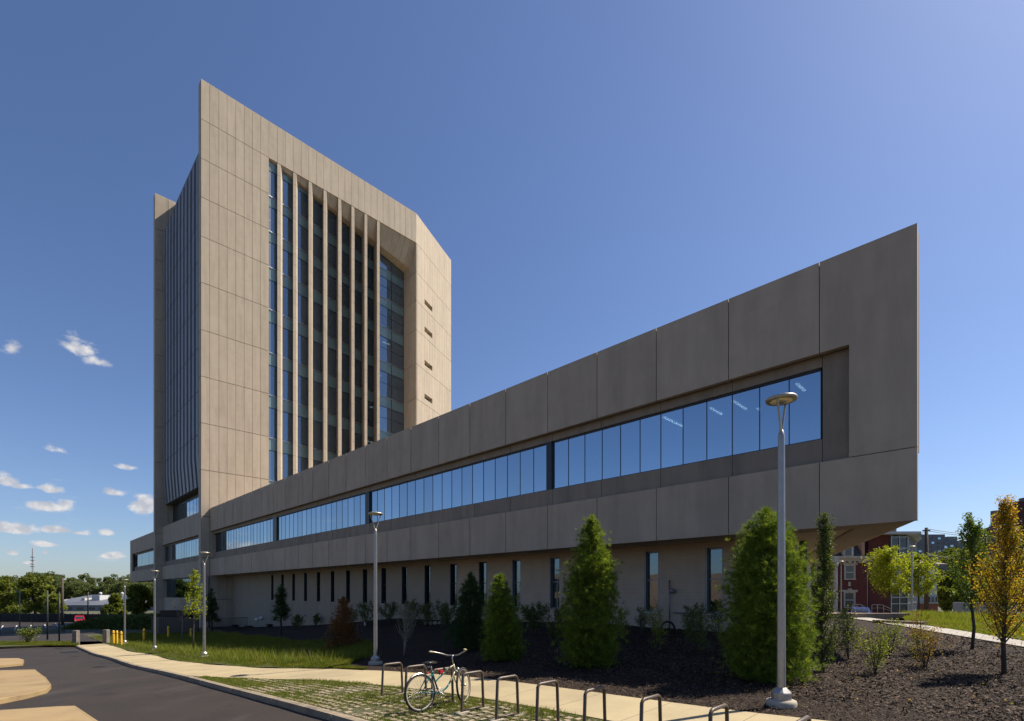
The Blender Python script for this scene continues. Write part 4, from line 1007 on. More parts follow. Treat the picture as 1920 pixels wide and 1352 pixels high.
# ------------------------------------------------------------------ lamp posts
def make_lamp(H, label, x, y, z, group, conc=True):
    r = thing('lamp_post', label, 'lamp post', (x, y, z), math.radians(45), group)
    m = MB(); m.lathe([(.26, -.3), (.26, .03), (.25, .07), (.2, .09)], n=28); m.build('footing', FOOT, r)
    m = MB(); m.lathe([(.17, .085), (.17, .21), (.16, .225), (.09, .30), (.08, .305)], n=12); m.smooth = [False] * len(m.smooth); m.build('base_cover', STEEL, r)
    top = H - .62
    m = MB(); m.lathe([(.075, .3), (.072, 1.0), (.058, top - .28), (.058, top - .1), (.04, top), (.02, top + .02)], n=20); m.build('pole', STEEL, r)
    m = MB(); m.tube([(-.02, -.02, top - .12), (-.03, 0, top + .02), (-.20, 0, H - .12), (-.225, 0, H - .06)], [.028, .022, .016, .018], 8)
    m.tube([(.02, .02, top - .12), (.03, 0, top + .02), (.20, 0, H - .12), (.225, 0, H - .06)], [.028, .022, .016, .018], 8); m.build('yoke', STEELL, r)
    hd = MB(); hd.lathe([(.18, H - .075), (.255, H - .07), (.268, H - .045), (.262, H - .02), (.17, H + .012), (.02, H + .022)], n=32); h = hd.build('lamp_head', STEELL, r)
    m = MB(); m.lathe([(.02, H - .083), (.10, H - .082), (.182, H - .078), (.182, H - .074)], n=28); m.build('lens', LENS, h)
    m = MB(); m.lathe([(.02, H - .10), (.085, H - .098), (.085, H - .082)], n=16); m.build('reflector', STEELL, h)
    return r
HL_ = 5.62
gl = 'lamp posts along the sidewalk'
lamp = None
for (px, h_px, lab) in [(1465, 575, 'nearest tall lamp post, standing in mulch before the largest pine'), (704, 283, 'lamp post at the mulch corner left of the bicycle'),
    (383, 197, 'lamp post in the long grass right of the sapling'), (290, 149, 'lamp post in the grass before the far tower slab'), (234, 121, 'farthest lamp post of the row, beside the yellow bollards')]:
    Y = F * HL_ / h_px; x = (px - CX) / F * Y
    z = gz(x, Y)
    if lamp is None: lamp = make_lamp(HL_, lab, x, Y, z, gl)
    else: o = copy_tree(lamp); o.location = (x, Y, z); o['label'] = lab
for (px, top, bot, lab) in [(1710, 1024, 1156, 'distant lamp post before the glass bay of the brick building'), (1577, 1052, 1153, 'distant lamp post seen under the podium overhang')]:
    Y = F * HL_ / (bot - top); x = (px - CX) / F * Y
    o = copy_tree(lamp); o.location = (x, Y, EYE - (bot - HY) / F * Y); o['label'] = lab; o['group'] = 'lamp posts by the brick building'

# ------------------------------------------------------------------ bike racks: trapezoid loops of flat bar on small footings
def make_rack():
    r = thing('bike_rack', 'x', 'bike rack', (0, 0, 0), math.radians(45), 'row of bike racks')
    hw, tw, H = .27, .235, .71
    m = MB(); pts = [(-hw, 0, -.12), (-hw, 0, 0), (-tw - .005, 0, H - .045), (-tw + .025, 0, H - .012), (-tw + .06, 0, H), (tw - .06, 0, H - .0), (tw - .025, 0, H - .012), (tw + .005, 0, H - .045), (hw, 0, 0), (hw, 0, -.12)]
    m.tube([Vector(p) for p in pts], .026, 8); m.build('loop', RACK, r)
    m = MB(); m.tube([(-hw, 0, .035), (hw, 0, .035)], .018, 6); m.build('ground_bar', RACK, r)
    m = MB(); m.box(-hw - .12, -hw + .14, -.075, .075, -.1, .012); m.box(hw - .12, hw + .12, -.075, .075, -.1, .012); m.build('footing', FOOT, r)
    return r
ords = ['first bike rack of the row, farthest from the camera', 'second bike rack, touching the rear wheel of the bicycle', 'third bike rack, the one the bicycle leans on', 'fourth bike rack, just right of the bicycle front wheel',
        'fifth bike rack, the third one right of the bicycle frame', 'sixth bike rack, below the small bright pine gap', 'seventh bike rack, in front of the tall pointed pine', 'eighth bike rack, left of the nearest lamp post shadow', 'ninth bike rack, just left of the nearest lamp post foot', 'tenth bike rack, nearest, at the bottom right edge']
ords[4] = 'fifth bike rack from the far end, two right of the leaning bicycle'; ords[5] = 'sixth bike rack from the far end, foot cut off by the frame'
rk = None
for i, lab in enumerate(ords):
    t = 10.12 - .934 * i; c = 6.27; x, y = TC(t, c)
    o = make_rack() if rk is None else copy_tree(rk); rk = rk or o
    o.location = (x, y, gz(x, y) - .01); o['label'] = lab

# ------------------------------------------------------------------ bicycle: beach cruiser, seen from behind its left rear
def bicycle():
    rx, ry = atz(790, 9.62); th = math.radians(47.5)
    b = thing('bicycle', 'teal and cream beach cruiser bicycle leaning on the third bike rack', 'bicycle', (rx, ry, gz(rx, ry) + .0), th)
    R = .352; WB = 1.08; bz = .0
    def wheel(cx, steer=0.0, nm='wheel', pale=False):
        w = bpy.data.objects.new(nm, None)
        m = MB(); pts = [(R * .965 * math.cos(a), 0, R * .965 * math.sin(a)) for a in np.linspace(0, 2 * math.pi, 49)[:-1]]
        m.tube(pts, .024, 8, closed=True); w = m.build('wheel', RUBBER, b)
        w.location = (cx, 0, R); w.rotation_euler = (0, 0, steer)
        m = MB(); pts = [(R * .905 * math.cos(a), 0, R * .905 * math.sin(a)) for a in np.linspace(0, 2 * math.pi, 41)[:-1]]
        m.tube(pts, .0155, 6, closed=True); m.build('rim', RIMW, w)
        m = MB()
        for k in range(32):
            a = 2 * math.pi * k / 32; s = .03 if k % 2 else -.03; a2 = a + (.5 if (k // 2) % 2 else -.5)
            m.tube([(.022 * math.cos(a2), s, .022 * math.sin(a2)), (R * .89 * math.cos(a), 0, R * .89 * math.sin(a))], .0016, 3, cap=False)
        m.build('spokes', CHROME, w)
        m = MB(); m.tube([(0, -.055, 0), (0, .055, 0)], .02, 10); m.build('hub', CHROME, w); return w
    wheel(0); wheel(WB + .02, math.radians(26))
    hub = (0, 0, R); bb = (.44, 0, .29); st = (.30, 0, .80); sts = (.325, 0, .68); hd0 = (.90, 0, .64); hd1 = (.865, 0, .80)
    def curve(p, q, sag, n=9): return [tuple(p[i] + (q[i] - p[i]) * s + (0, 0, -sag * math.sin(math.pi * s))[i] for i in range(3)) for s in np.linspace(0, 1, n)]
    m = MB(); m.tube([bb, sts, (.318, 0, .72)], .017, 8)
    top = curve((.40, 0, .46), (.87, 0, .775), .0); low = curve(bb, (.895, 0, .66), .10)
    m.tube(curve((.36, 0, .50), (.62, 0, .66), .0) , .0155, 8); m.tube(low[:6], .018, 8)
    for s in (-1, 1): m.tube([(bb[0], .035 * s, bb[2]), (0, .058 * s, R)], .010, 6); m.tube([(sts[0], .02 * s, sts[2] - .02), (.20, .05 * s, .61), (0, .058 * s, R)], .009, 6)
    m.build('frame', TEALP, b)
    m = MB(); m.tube([(.62, 0, .66), (.74, 0, .735), (.83, 0, .765), (.87, 0, .77)], .0165, 8); m.tube(low[5:], .0185, 8); m.tube([hd0, hd1], .022, 10); m.build('front_frame', CREAM, b)
    ca_, sa_ = math.cos(math.radians(26)), math.sin(math.radians(26))
    def st_(x, y_, z): return (.885 + (x - .885) * ca_ - y_ * sa_, (x - .885) * sa_ + y_ * ca_, z)
    m = MB()
    for s in (-1, 1): m.tube([st_(.90, .02 * s, .66), st_(.93, .055 * s, .63), st_(1.02, .062 * s, .46), st_(1.10, .06 * s, R)], [.016, .014, .012, .009], 8)
    m.tube([st_(.90, -.05, .655), st_(.90, .05, .655)], .018, 6); m.build('fork', CREAM, b)
    m = MB(); m.tube([hd1, (.85, 0, .90), (.858, 0, .965), (.88, 0, .98)], .013, 8)
    bar = [st_(.60, .37, 1.09), st_(.70, .36, 1.08), st_(.80, .27, 1.045), st_(.87, .12, .985), st_(.90, 0, .975), st_(.87, -.12, .985), st_(.80, -.27, 1.045), st_(.70, -.36, 1.08), st_(.60, -.37, 1.09)]
    fine = []
    for i in range(len(bar) - 1):
        p, q = Vector(bar[i]), Vector(bar[i + 1]); fine += [p, (p + q) / 2]
    m.tube(fine + [Vector(bar[-1])], .0135, 8); m.build('handlebar', CHROME, b)
    for s in (-1, 1):
        g_ = MB(); g_.tube([st_(.56, .372 * s, 1.095), st_(.70, .36 * s, 1.081)], .0175, 8); g_.build('grip', CREAM, b)
    m = MB(); m.tube([(.318, 0, .70), (.295, 0, .845)], .0125, 8); m.build('seat_post', CHROME, b)
    m = MB(); cols_ = []
    for i, (xx, w_, hh, zz) in enumerate([(.14, .06, .02, .885), (.17, .105, .04, .89), (.24, .11, .05, .893), (.32, .06, .04, .892), (.40, .028, .035, .885), (.45, .02, .02, .875)]):
        cols_.append([(xx, w_ * math.cos(a), zz + hh * (math.sin(a) if math.sin(a) > 0 else .8 * math.sin(a)) * .6) for a in np.linspace(0, 2 * math.pi, 13)[:-1]])
    vs = [p for c in cols_ for p in c]; fs = [(i * 12 + j, i * 12 + (j + 1) % 12, (i + 1) * 12 + (j + 1) % 12, (i + 1) * 12 + j) for i in range(5) for j in range(12)] + [tuple(range(12))[::-1], tuple(range(60, 72))]
    m.add(vs, fs, 0, True); sa = m.build('saddle', SADDLE, b)
    m = MB()
    for s in (-1, 1): m.tube([(.17, .05 * s, .84), (.20, .05 * s, .80), (.23, .05 * s, .84)], .012, 6)
    m.build('saddle_spring', CHROME, sa)
    m = MB()
    for k in range(26):
        a = math.radians(20 + 150 * k / 25)
    arc = [(R * 1.055 * math.cos(a), 0, R + R * 1.055 * math.sin(a)) for a in np.radians(np.linspace(78, 122, 15))]
    vs = []
    for p in arc:
        for s, d in ((-.03, -.012), (-.018, .002), (.018, .002), (.03, -.012)): vs.append((p[0] * (1 + d), s, R + (p[2] - R) * (1 + d * 3)))
    m.add(vs, [(i * 4 + j, i * 4 + j + 1, i * 4 + j + 5, i * 4 + j + 4) for i in range(14) for j in range(3)]); m.build('rear_fender', CHROME, b)
    m = MB(); m.tube([st_(.955, -.03, .62), st_(.965, -.05, .70), st_(.96, -.03, .73)], [.04, .03, .01], 8); m.build('headlamp', CHROME, b)
    m = MB(); m.lathe([(.004, -.02), (.026, -.01), (.026, .01), (.004, .02)], (.20, 0, .70), 12); m.build('rear_reflector', REDP, b)
    m = MB(); m.box(.50, .58, -.03, .035, .66, .72); m.tube([(.50, .04, .74), (.54, .05, .63)], .014, 6); m.build('lock', REDP, b)
    m = MB(); pts = [(bb[0] + .092 * math.cos(a), -.05, bb[2] + .092 * math.sin(a)) for a in np.linspace(0, 2 * math.pi, 25)[:-1]]; m.tube(pts, .006, 6, closed=True)
    for k in range(5): a = 2 * math.pi * k / 5; m.tube([(bb[0], -.05, bb[2]), (bb[0] + .09 * math.cos(a), -.05, bb[2] + .09 * math.sin(a))], .005, 5)
    m.tube([(bb[0], -.08, bb[2]), (bb[0], .08, bb[2])], .018, 8)
    m.tube([(bb[0], -.085, bb[2]), (bb[0] + .13, -.09, bb[2] - .09)], .008, 6); m.tube([(bb[0], .085, bb[2]), (bb[0] - .13, .09, bb[2] + .09)], .008, 6); m.build('crankset', CHROME, b)
    m = MB(); m.tube([(bb[0], -.05, bb[2] + .092), (0, -.05, R + .035)], .004, 4); m.tube([(bb[0], -.05, bb[2] - .092), (0, -.05, R - .035)], .004, 4); m.build('chain', MULL, b)
    for s, dx, dz in ((-1, .13, -.09), (1, -.13, .09)):
        m = MB(); m.box(bb[0] + dx - .045, bb[0] + dx + .045, min(s * .09, s * .17), max(s * .09, s * .17), bb[2] + dz - .012, bb[2] + dz + .012); m.build('pedal', SADDLE, b)
    b.rotation_euler = (math.radians(-6.0), 0, th)
bicycle()

# ------------------------------------------------------------------ raised concrete islands on the left of the road
def island(label, pts, curb=True):
    P = [at(*p) for p in pts]
    r = thing('traffic_island', label, 'traffic island', (*P[0], 0), group='concrete islands in the road', world=True)
    cxm = sum(p[0] for p in P) / len(P); cym = sum(p[1] for p in P) / len(P)
    poly = []
    for i in range(len(P)):
        p, q = P[i], P[(i + 1) % len(P)]; n = max(int(math.hypot(q[0] - p[0], q[1] - p[1]) / .6), 1)
        poly += [(p[0] + (q[0] - p[0]) * k / n, p[1] + (q[1] - p[1]) * k / n) for k in range(n)]
    if sum(poly[i][0] * poly[(i + 1) % len(poly)][1] - poly[(i + 1) % len(poly)][0] * poly[i][1] for i in range(len(poly))) < 0: poly = poly[::-1]
    def rings(ss, off, drops):
        vs = []; n = len(poly)
        for s_, d_ in zip(ss, drops):
            for p in poly: X_, Y_ = cxm + (p[0] - cxm) * s_, cym + (p[1] - cym) * s_; vs.append((X_, Y_, gz(X_, Y_, off) - d_))
        m = MB(); m.add(vs, [(i * n + j, i * n + (j + 1) % n, (i + 1) * n + (j + 1) % n, (i + 1) * n + j) for i in range(len(ss) - 1) for j in range(n)]); return m
    rings([1.012, 1.0, .992, .94, .938], .0, [.3, .02, 0, 0, .1]).build('kerb_ring', ISLC, r)
    rings([.945, .9, .6, .3, .02], -.012, [0, 0, 0, 0, 0]).build('joint', JOINT, r)
    rings([.930, .928, .7, .5, .3, .1, .002], .004, [.05, 0, 0, 0, 0, 0, 0]).build('slab', ISLC, r)
    return r
# outlines traced at kerb-top level from the photograph, closed outside the frame
island('small concrete island farthest along the road at the left edge', [(-14, 1234), (34, 1234), (45, 1237), (43, 1243), (-14, 1248)])
island('middle concrete island with a chamfered nose at the left edge', [(-24, 1257), (66, 1255), (86, 1270), (96, 1283), (88, 1291), (48, 1301), (0, 1310), (-24, 1315)])
island('nearest concrete island cut off by the bottom edge', [(-24, 1334), (0, 1331), (110, 1324), (141, 1323), (162, 1337), (200, 1362), (160, 1390), (60, 1420), (-24, 1425)])

# storm drain and small patches on the road
x, y = at(133, 1220); m = MB(); m.box(-.9, .9, -.5, .5, -.02, .012); o = m.build('storm_drain', BLKM); o.location = (x, y, gz(x, y, -.14)); o.rotation_euler.z = math.radians(-40); tag(o, 'dark iron storm drain grate at the far end of the road', 'drain')
m = MB()
for k in range(7): m.box(-.8, .8, -.42 + k * .13, -.36 + k * .13, .012, .03)
o2 = m.build('grate_bar', RUBBER, o)

# ------------------------------------------------------------------ gate pillars, bollards
gp = None
for px, top, bot, w, lab in [(142.5, 1182, 1207.5, 11, 'left square concrete pillar at the start of the sidewalk'), (199, 1180.5, 1206, 11, 'right square concrete pillar at the start of the sidewalk')]:
    x, y = at(px, bot); s = w / 2 / F * y * .72; h = (bot - top) / F * y
    m = MB(); m.box(-s, s, -s, s, -.2, h - .06); m.hexa([(-s, -s, h - .06), (s, -s, h - .06), (s, s, h - .06), (-s, s, h - .06)], [(-s * .85, -s * .85, h), (s * .85, -s * .85, h), (s * .85, s * .85, h), (-s * .85, s * .85, h)])
    o = m.build('pillar', PILC); o.location = (x, y, gz(x, y)); tag(o, lab, 'pillar', 'pair of concrete pillars')
def make_bollard(lab):
    r = thing('bollard', lab, 'bollard', (0, 0, 0), 0, 'yellow bollards')
    m = MB(); m.lathe([(.095, -.3), (.095, 1.04), (.08, 1.11), (.045, 1.15), (.01, 1.16)], n=16); m.build('post', YELLOW, r)
    m = MB(); m.lathe([(.097, .86), (.099, .865), (.099, .905), (.097, .91)], n=16); m.build('band', RACK, r); return r
bo = None
for px, bot, hpx, lab in [(212.5, 1206.5, 29, 'yellow bollard nearest the right concrete pillar'), (219, 1207, 29, 'middle one of the three close-set yellow bollards'), (227, 1209.5, 30, 'yellow bollard beside the farthest lamp post of the row'),
    (270, 1203, 27, 'yellow bollard alone in the grass left of a lamp post'), (315.5, 1197, 22, 'yellow bollard before the black enclosure'), (358, 1196, 18, 'yellow bollard half hidden behind the sapling')]:
    x, y = at(px, bot); o = make_bollard(lab) if bo is None else copy_tree(bo); bo = bo or o
    o.location = (x, y, gz(x, y) + (hpx / F * y - 1.16 if hpx / F * y < 1.0 else 0)); o['label'] = lab

# ------------------------------------------------------------------ black screened enclosure and railing at the tower base
def fence(name, label, x0, x1, Y0, Y1, top, bot, step, mat, slat=.1, rail=True, gapf=.1):
    a = Vector((*atz(x0, Y0), 0)); b = Vector((*atz(x1, Y1), 0)); L_ = (b - a).length; n = max(int(L_ / step), 1); d = (b - a) / L_; ang = math.atan2(d.y, d.x)
    z0 = EYE - (bot - HY) / F * (Y0 + Y1) / 2; z1 = EYE - (top - HY) / F * (Y0 + Y1) / 2
    r = thing(name, label, 'fence', (a.x, a.y, z0), ang); cube = unit_cube(mat)
    for k in range(n): link('slat', cube, r, ((k + .5) * L_ / n, 0, (z1 - z0) / 2), None, (L_ / n * (1 - gapf), slat, z1 - z0))
    return r
fence('enclosure_fence', 'black slatted screen enclosure standing at the tower base', 284, 372, 55, 52, 1157.5, 1197, .33, BLKM, .06)
m = MB()
x, y = atz(301, 54.6); m.box(-.27, .27, -.15, .15, 0, 2.3); o = m.build('gate_post', surf('sage_paint', (.14, .15, .11), None, 3, .8)); o.location = (x, y, EYE - 87 / F * y); tag(o, 'sage green post at the front of the black enclosure', 'post')
m = MB(); x, y = atz(337, 56); m.box(-1.5, 1.5, -1, 1, 0, 3.0); m.box(-1.55, 1.55, -1.05, 1.05, 3.0, 3.1)
o = m.build('transformer_box', BLKM); o.location = (x, y, EYE - 87 / F * y); tag(o, 'dark utility cabinet rising behind the black enclosure fence', 'cabinet')
def railing(name, label, pa_, pb_, h, step, mat, r=.02, mid=True):
    A_, B_ = Vector((*pa_, gz(*pa_))), Vector((*pb_, gz(*pb_))); L_ = (B_ - A_).length; n = max(int(L_ / step), 1)
    t = thing(name, label, 'railing', A_, 0); up = Vector((0, 0, h)); D_ = B_ - A_
    m = MB(); m.tube([up, D_ + up], r * 1.3, 6); m.build('top_rail', mat, t)
    if mid: m = MB(); m.tube([up * .12, D_ + up * .12], r, 6); m.build('bottom_rail', mat, t)
    pm = MB(); pm.tube([(0, 0, -.1), (0, 0, h)], r * .7, 5); me = pm.mesh('picket', mat)
    for k in range(n + 1): link('picket', me, t, D_ * (k / n))
railing('metal_railing', 'black picket railing by the lower door of the podium', TC(74, 19.2), TC(57.5, 18.2), 1.25, .45, BLKM)
for px, top, bot, w, lab in [(443, 1172, 1190, 12, 'dark cabinet at the wall behind the railing'), (468, 1174, 1190, 20, 'dark low areaway door left of the mulch slope'), (507, 1171, 1176, 8, 'small dark box fixed on the podium wall')]:
    y = 22.0 / R2 / (1 + (px - CX) / F); x, y = atz(px, y); s = w / 2 / F * y
    m = MB(); m.box(-s, s, -.25, .25, -.25 * (bot > 1180), (bot - top) / F * y); m.box(-s - .04, s + .04, -.28, .28, (bot - top) / F * y, (bot - top) / F * y + .06)
    o = m.build('wall_cabinet', BLKM); o.location = (x, y - .3, EYE - (bot - HY) / F * y); o.rotation_euler.z = math.radians(-45); tag(o, lab, 'cabinet')
# downpipe on the tower slab
m = MB(); m.tube([W3(75.8, 19.25, -4.6), W3(75.8, 19.25, 2.0), W3(75.8, 19.0, 2.1)], .09, 8); o = m.build('downpipe', POLEG, B)
# white wall lights, signs and rocks by the mulch edge
for px, py, w, h, lab in [(685, 1163, 5, 17, 'white standpipe in the mulch behind the tall lamp'), (845, 1166, 4, 4, 'small white cap of a cleanout in the mulch')]:
    x, y = at(px, py + h / 2); s = w / 2 / F * y; m = MB(); m.lathe([(s, -.05), (s, h / F * y * .8), (s * .6, h / F * y)], n=10); o = m.build('standpipe', WHITEP); o.location = (x, y, gz(x, y)); tag(o, lab, 'pipe')
m = MB(); x, y = atz(485.5, 49.3); m.lathe([(.02, -.2), (.17, -.12), (.2, .05), (.04, .2)], (-.22, 0, 0)); m.lathe([(.02, -.2), (.17, -.12), (.2, .05), (.04, .2)], (.25, 0, .15)); m.tube([(-.22, 0, 0), (.25, 0, .15)], .04)
o = m.build('wall_floodlight', WHITEP); o.location = (x, y, EYE - 52 / F * y); tag(o, 'twin white floodlight heads on the lower podium wall', 'floodlight')
x, y = at(816, 1170); m = MB()
for k in range(5): m.lathe([(.1, -.05), (.16, .05), (.12, .15), (.02, .19)], (k * .3 - .6, .05 * (k % 2), 0), 7)
o = m.build('edging_stones', STONE); o.location = (x, y, gz(x, y)); tag(o, 'short row of pale stones in shade by the podium wall', 'stones', kind='stuff')
m = MB(); x, y = at(1252, 1188); pts = [(.30 * math.cos(a), 0, .36 * math.sin(a)) for a in np.linspace(0, math.pi, 17)]; m.tube([(.30, 0, -.3)] + pts + [(-.30, 0, -.3)], .045, 8)
o = m.build('arched_hoop', BLKM); o.location = (x, y, gz(x, y) + .15); tag(o, 'dark arched metal hoop standing against the ribbed wall', 'hoop')

# ------------------------------------------------------------------ path, far grass and walls on the right
up_ = [at(*p) for p in [(1600, 1155.5), (1647.6, 1161), (1734, 1172.7), (1820, 1186), (1920, 1202.5)]]; lo_ = [at(*p) for p in [(1590, 1159), (1634.7, 1165), (1733, 1181.7), (1811, 1194.7), (1920, 1213.6)]]
ex = lambda P, k=14: P + [(P[-1][0] + (P[-1][0] - P[-2][0]) * k, P[-1][1] + (P[-1][1] - P[-2][1]) * k)]
path = tag(thing('path', None, None, world=True), kind='structure')
U, V_ = resample(ex(up_, 3), 24), resample(ex(lo_, 3), 24)
PATHM = surf('path_concrete', (.34, .32, .28), (.29, .27, .24), 1.2, .88, objvar=.05, bump=.2)
for i in range(23):
    k0, k1 = .012, .988
    q = [U[i] + (U[i + 1] - U[i]) * k0, U[i] + (U[i + 1] - U[i]) * k1, V_[i] + (V_[i + 1] - V_[i]) * k1, V_[i] + (V_[i + 1] - V_[i]) * k0]
    z = [gz(*p) for p in q]; m = MB(); m.prism([tuple(p) for p in q], [v - .15 for v in z], [v + .02 for v in z]) if sum(q[a][0] * q[(a + 1) % 4][1] - q[(a + 1) % 4][0] * q[a][1] for a in range(4)) > 0 else m.prism([tuple(p) for p in q][::-1], [v - .15 for v in z[::-1]], [v + .02 for v in z[::-1]])
    m.build('path_slab', PATHM, path)
g0 = [at(*p) for p in [(1700, 1166.5), (1734, 1172), (1820, 1185.5), (1920, 1201.5), (2100, 1232)]]; g1 = [atz(*p) for p in [(1690, 36), (1760, 40), (1860, 42), (1960, 40), (2300, 38)]]
loft('far_lawn', g0, g1, 60, 20, .01, TURF, wob=.03)
loft('side_bed', ex(lo_, 3), [(p[0] - 9, p[1] - 2) for p in ex(lo_, 3)], 60, 14, -.028, MULCH, wob=.022)
GA, GB_ = resample(g0, 60), resample(g1, 60)
k = rng.uniform(size=(36000, 1)) ** 1.4; i = rng.integers(0, 59, 36000); s = rng.uniform(size=(36000, 1))
Q = (GA[i] * (1 - s) + GA[i + 1] * s) * (1 - k) + (GB_[i] * (1 - s) + GB_[i + 1] * s) * k
blades('far_tall_grass', 'sunlit yellow-green tall grass beyond the concrete path', np.stack([Q[:, 0], Q[:, 1], gz(Q[:, 0], Q[:, 1])], 1), .10 + .25 * np.clip(k[:, 0] * 4, 0, 1) * (.7 + .5 * np.sin(Q[:, 0] * 1.3)), .014, BLADEY, rng)
# planter walls and beds before the brick building
WALLM = surf('planter_wall_block', (.22, .165, .12), (.17, .13, .10), 2, .9, objvar=.1, bump=.4)
def wall_row(name, label, p, q, top_px, bot_px, th, mat, n):
    a, b = Vector((*p, 0)), Vector((*q, 0)); D_ = b - a; L_ = D_.length; ang = math.atan2(D_.y, D_.x)
    Y = (p[1] + q[1]) / 2; z0 = min(gz(*p), gz(*q)) - .3; z1 = EYE - (top_px - HY) / F * Y
    r = thing(name, label, 'wall', (a.x, a.y, z0), ang)
    for k in range(n): link('wall_block', unit_cube(mat), r, ((k + .5) * L_ / n, 0, (z1 - z0) / 2), None, (L_ / n - .015, th, z1 - z0 - .1 if False else z1 - z0))
    return r
wall_row('planter_wall', 'low brown planter wall ending beside the path', at(1640, 1166.5), at(1736, 1171.8), 1164, 1171, .5, WALLM, 6)
wall_row('planter_wall', 'brown retaining wall in front of the brick building steps', at(1560, 1158), at(1700, 1158.5), 1150, 1158, .5, WALLM, 9)
wall_row('garden_wall', 'pale blue-grey rendered wall right of the green trees', atz(1788, 41), atz(1905, 38), 1130, 1158, .4, surf('blue_grey_render', (.34, .36, .43), (.30, .32, .39), 1, .9), 5)
loft('upper_bed', [at(1540, 1157), at(1640, 1157.5), at(1720, 1160)], [atz(1500, 58), atz(1640, 58), atz(1780, 58)], 16, 10, .03, surf('light_mulch', (.17, .115, .075), (.12, .085, .06), 3, .95, bump=.6, bscale=20), kind='structure')
for x0, x1, Y, top, bot, lab in [(1598, 1628, 42, 1136, 1152, 'sloping handrail left, before the old brick house'), (1634, 1672, 42, 1137, 1153, 'long handrail curving down before the blank brick wall')]:
    a, b = atz(x0, Y), atz(x1, Y); z = gz(*a); h = (bot - top) / F * Y
    t = thing('handrail', lab, 'handrail', (a[0], a[1], z), 0, 'handrails at the steps'); L_ = b[0] - a[0]
    m = MB(); m.tube([(0, 0, h * .9), (L_ * .1, 0, h), (L_ * .55, 0, h * .95), (L_, 0, h * .45)], .03, 6); m.build('top_rail', STONE, t)
    m = MB(); m.tube([(L_ * .02, 0, h * .6), (L_ * .55, 0, h * .6), (L_, 0, h * .2)], .02, 6); m.build('lower_rail', STONE, t)
    pm = MB(); pm.tube([(0, 0, -.3), (0, 0, h * .94)], .03, 6); me = pm.mesh('post', STONE)
    for k in (0.02, .3, .6): link('post', me, t, (L_ * k, 0, 0))

# ------------------------------------------------------------------ brick building on the right, built square to its own walls
def PX(px, Y): return (px - CX) / F * Y
def PZ(py, Y): return EYE - (py - HY) / F * Y
def boxpx(m, x0, x1, yt, yb, Y, dep, mi=0, dy=0.0): m.box(PX(x0, Y), PX(x1, Y), Y + dy, Y + dy + dep, PZ(yb, Y), PZ(yt, Y), mi)
def winpx(parent, x0, x1, yt, yb, Y, glass=WINB, trim=STONE, lintel=True, bars=True, tw=.12):
    X0, X1, Z0_, Z1_ = PX(x0, Y), PX(x1, Y), PZ(yb, Y), PZ(yt, Y)
    m = MB(); m.box(X0 - tw, X0, Y - .10, Y + .06, Z0_, Z1_); m.box(X1, X1 + tw, Y - .10, Y + .06, Z0_, Z1_); m.box(X0 - tw * 1.3, X1 + tw * 1.3, Y - .14, Y + .06, Z0_ - .13, Z0_); m.box(X0 - tw, X1 + tw, Y - .1, Y + .06, Z1_, Z1_ + .12)
    if lintel: m.prism([(X0 - .32, Y - .16), (X1 + .32, Y - .16), (X1 + .32, Y + .05), (X0 - .32, Y + .05)], Z1_ + .12, Z1_ + .36); m.box((X0 + X1) / 2 - .2, (X0 + X1) / 2 + .2, Y - .18, Y + .05, Z1_ + .36, Z1_ + .52)
    w = m.build('window', trim, parent)
    m = MB(); m.box(X0, X1, Y - .03, Y - .01, Z0_, Z1_); m.build('pane', glass, w)
    if bars:
        m = MB(); zc = (Z0_ + Z1_) / 2; m.box(X0, X1, Y - .06, Y - .032, zc - .04, zc + .04); m.box(X0, X0 + .07, Y - .055, Y - .032, Z0_, Z1_); m.box(X1 - .07, X1, Y - .055, Y - .032, Z0_, Z1_); m.build('sash', WHITEP, w)
    return w
Y0 = 60.0; ZG = PZ(1150, 60) - .6
rb = thing('brick_building', 'red brick building with blank wall, glass corner bay and flat eaves', 'building', (PX(1660, Y0), Y0, ZG), world=True)
m = MB(); m.box(PX(1629, Y0), PX(1670, Y0), Y0, Y0 + 14, ZG, PZ(1003, Y0)); m.box(PX(1670, Y0), PX(1699, Y0), Y0 + .5, Y0 + 14, ZG, PZ(1005, Y0)); m.build('wall', BRICKR, rb)
m = MB(); x0, x1 = PX(1625, Y0) - 1, PX(1727, Y0)
m.prism([(PX(1600, Y0), Y0 - 1.0), (PX(1712, Y0), Y0 - 1.2), (PX(1727, Y0 + 5), Y0 + 5), (PX(1712, Y0 + 16), Y0 + 16), (PX(1600, Y0), Y0 + 16)], PZ(1003, Y0), PZ(998.5, Y0)); m.build('roof', WHITEP, rb)
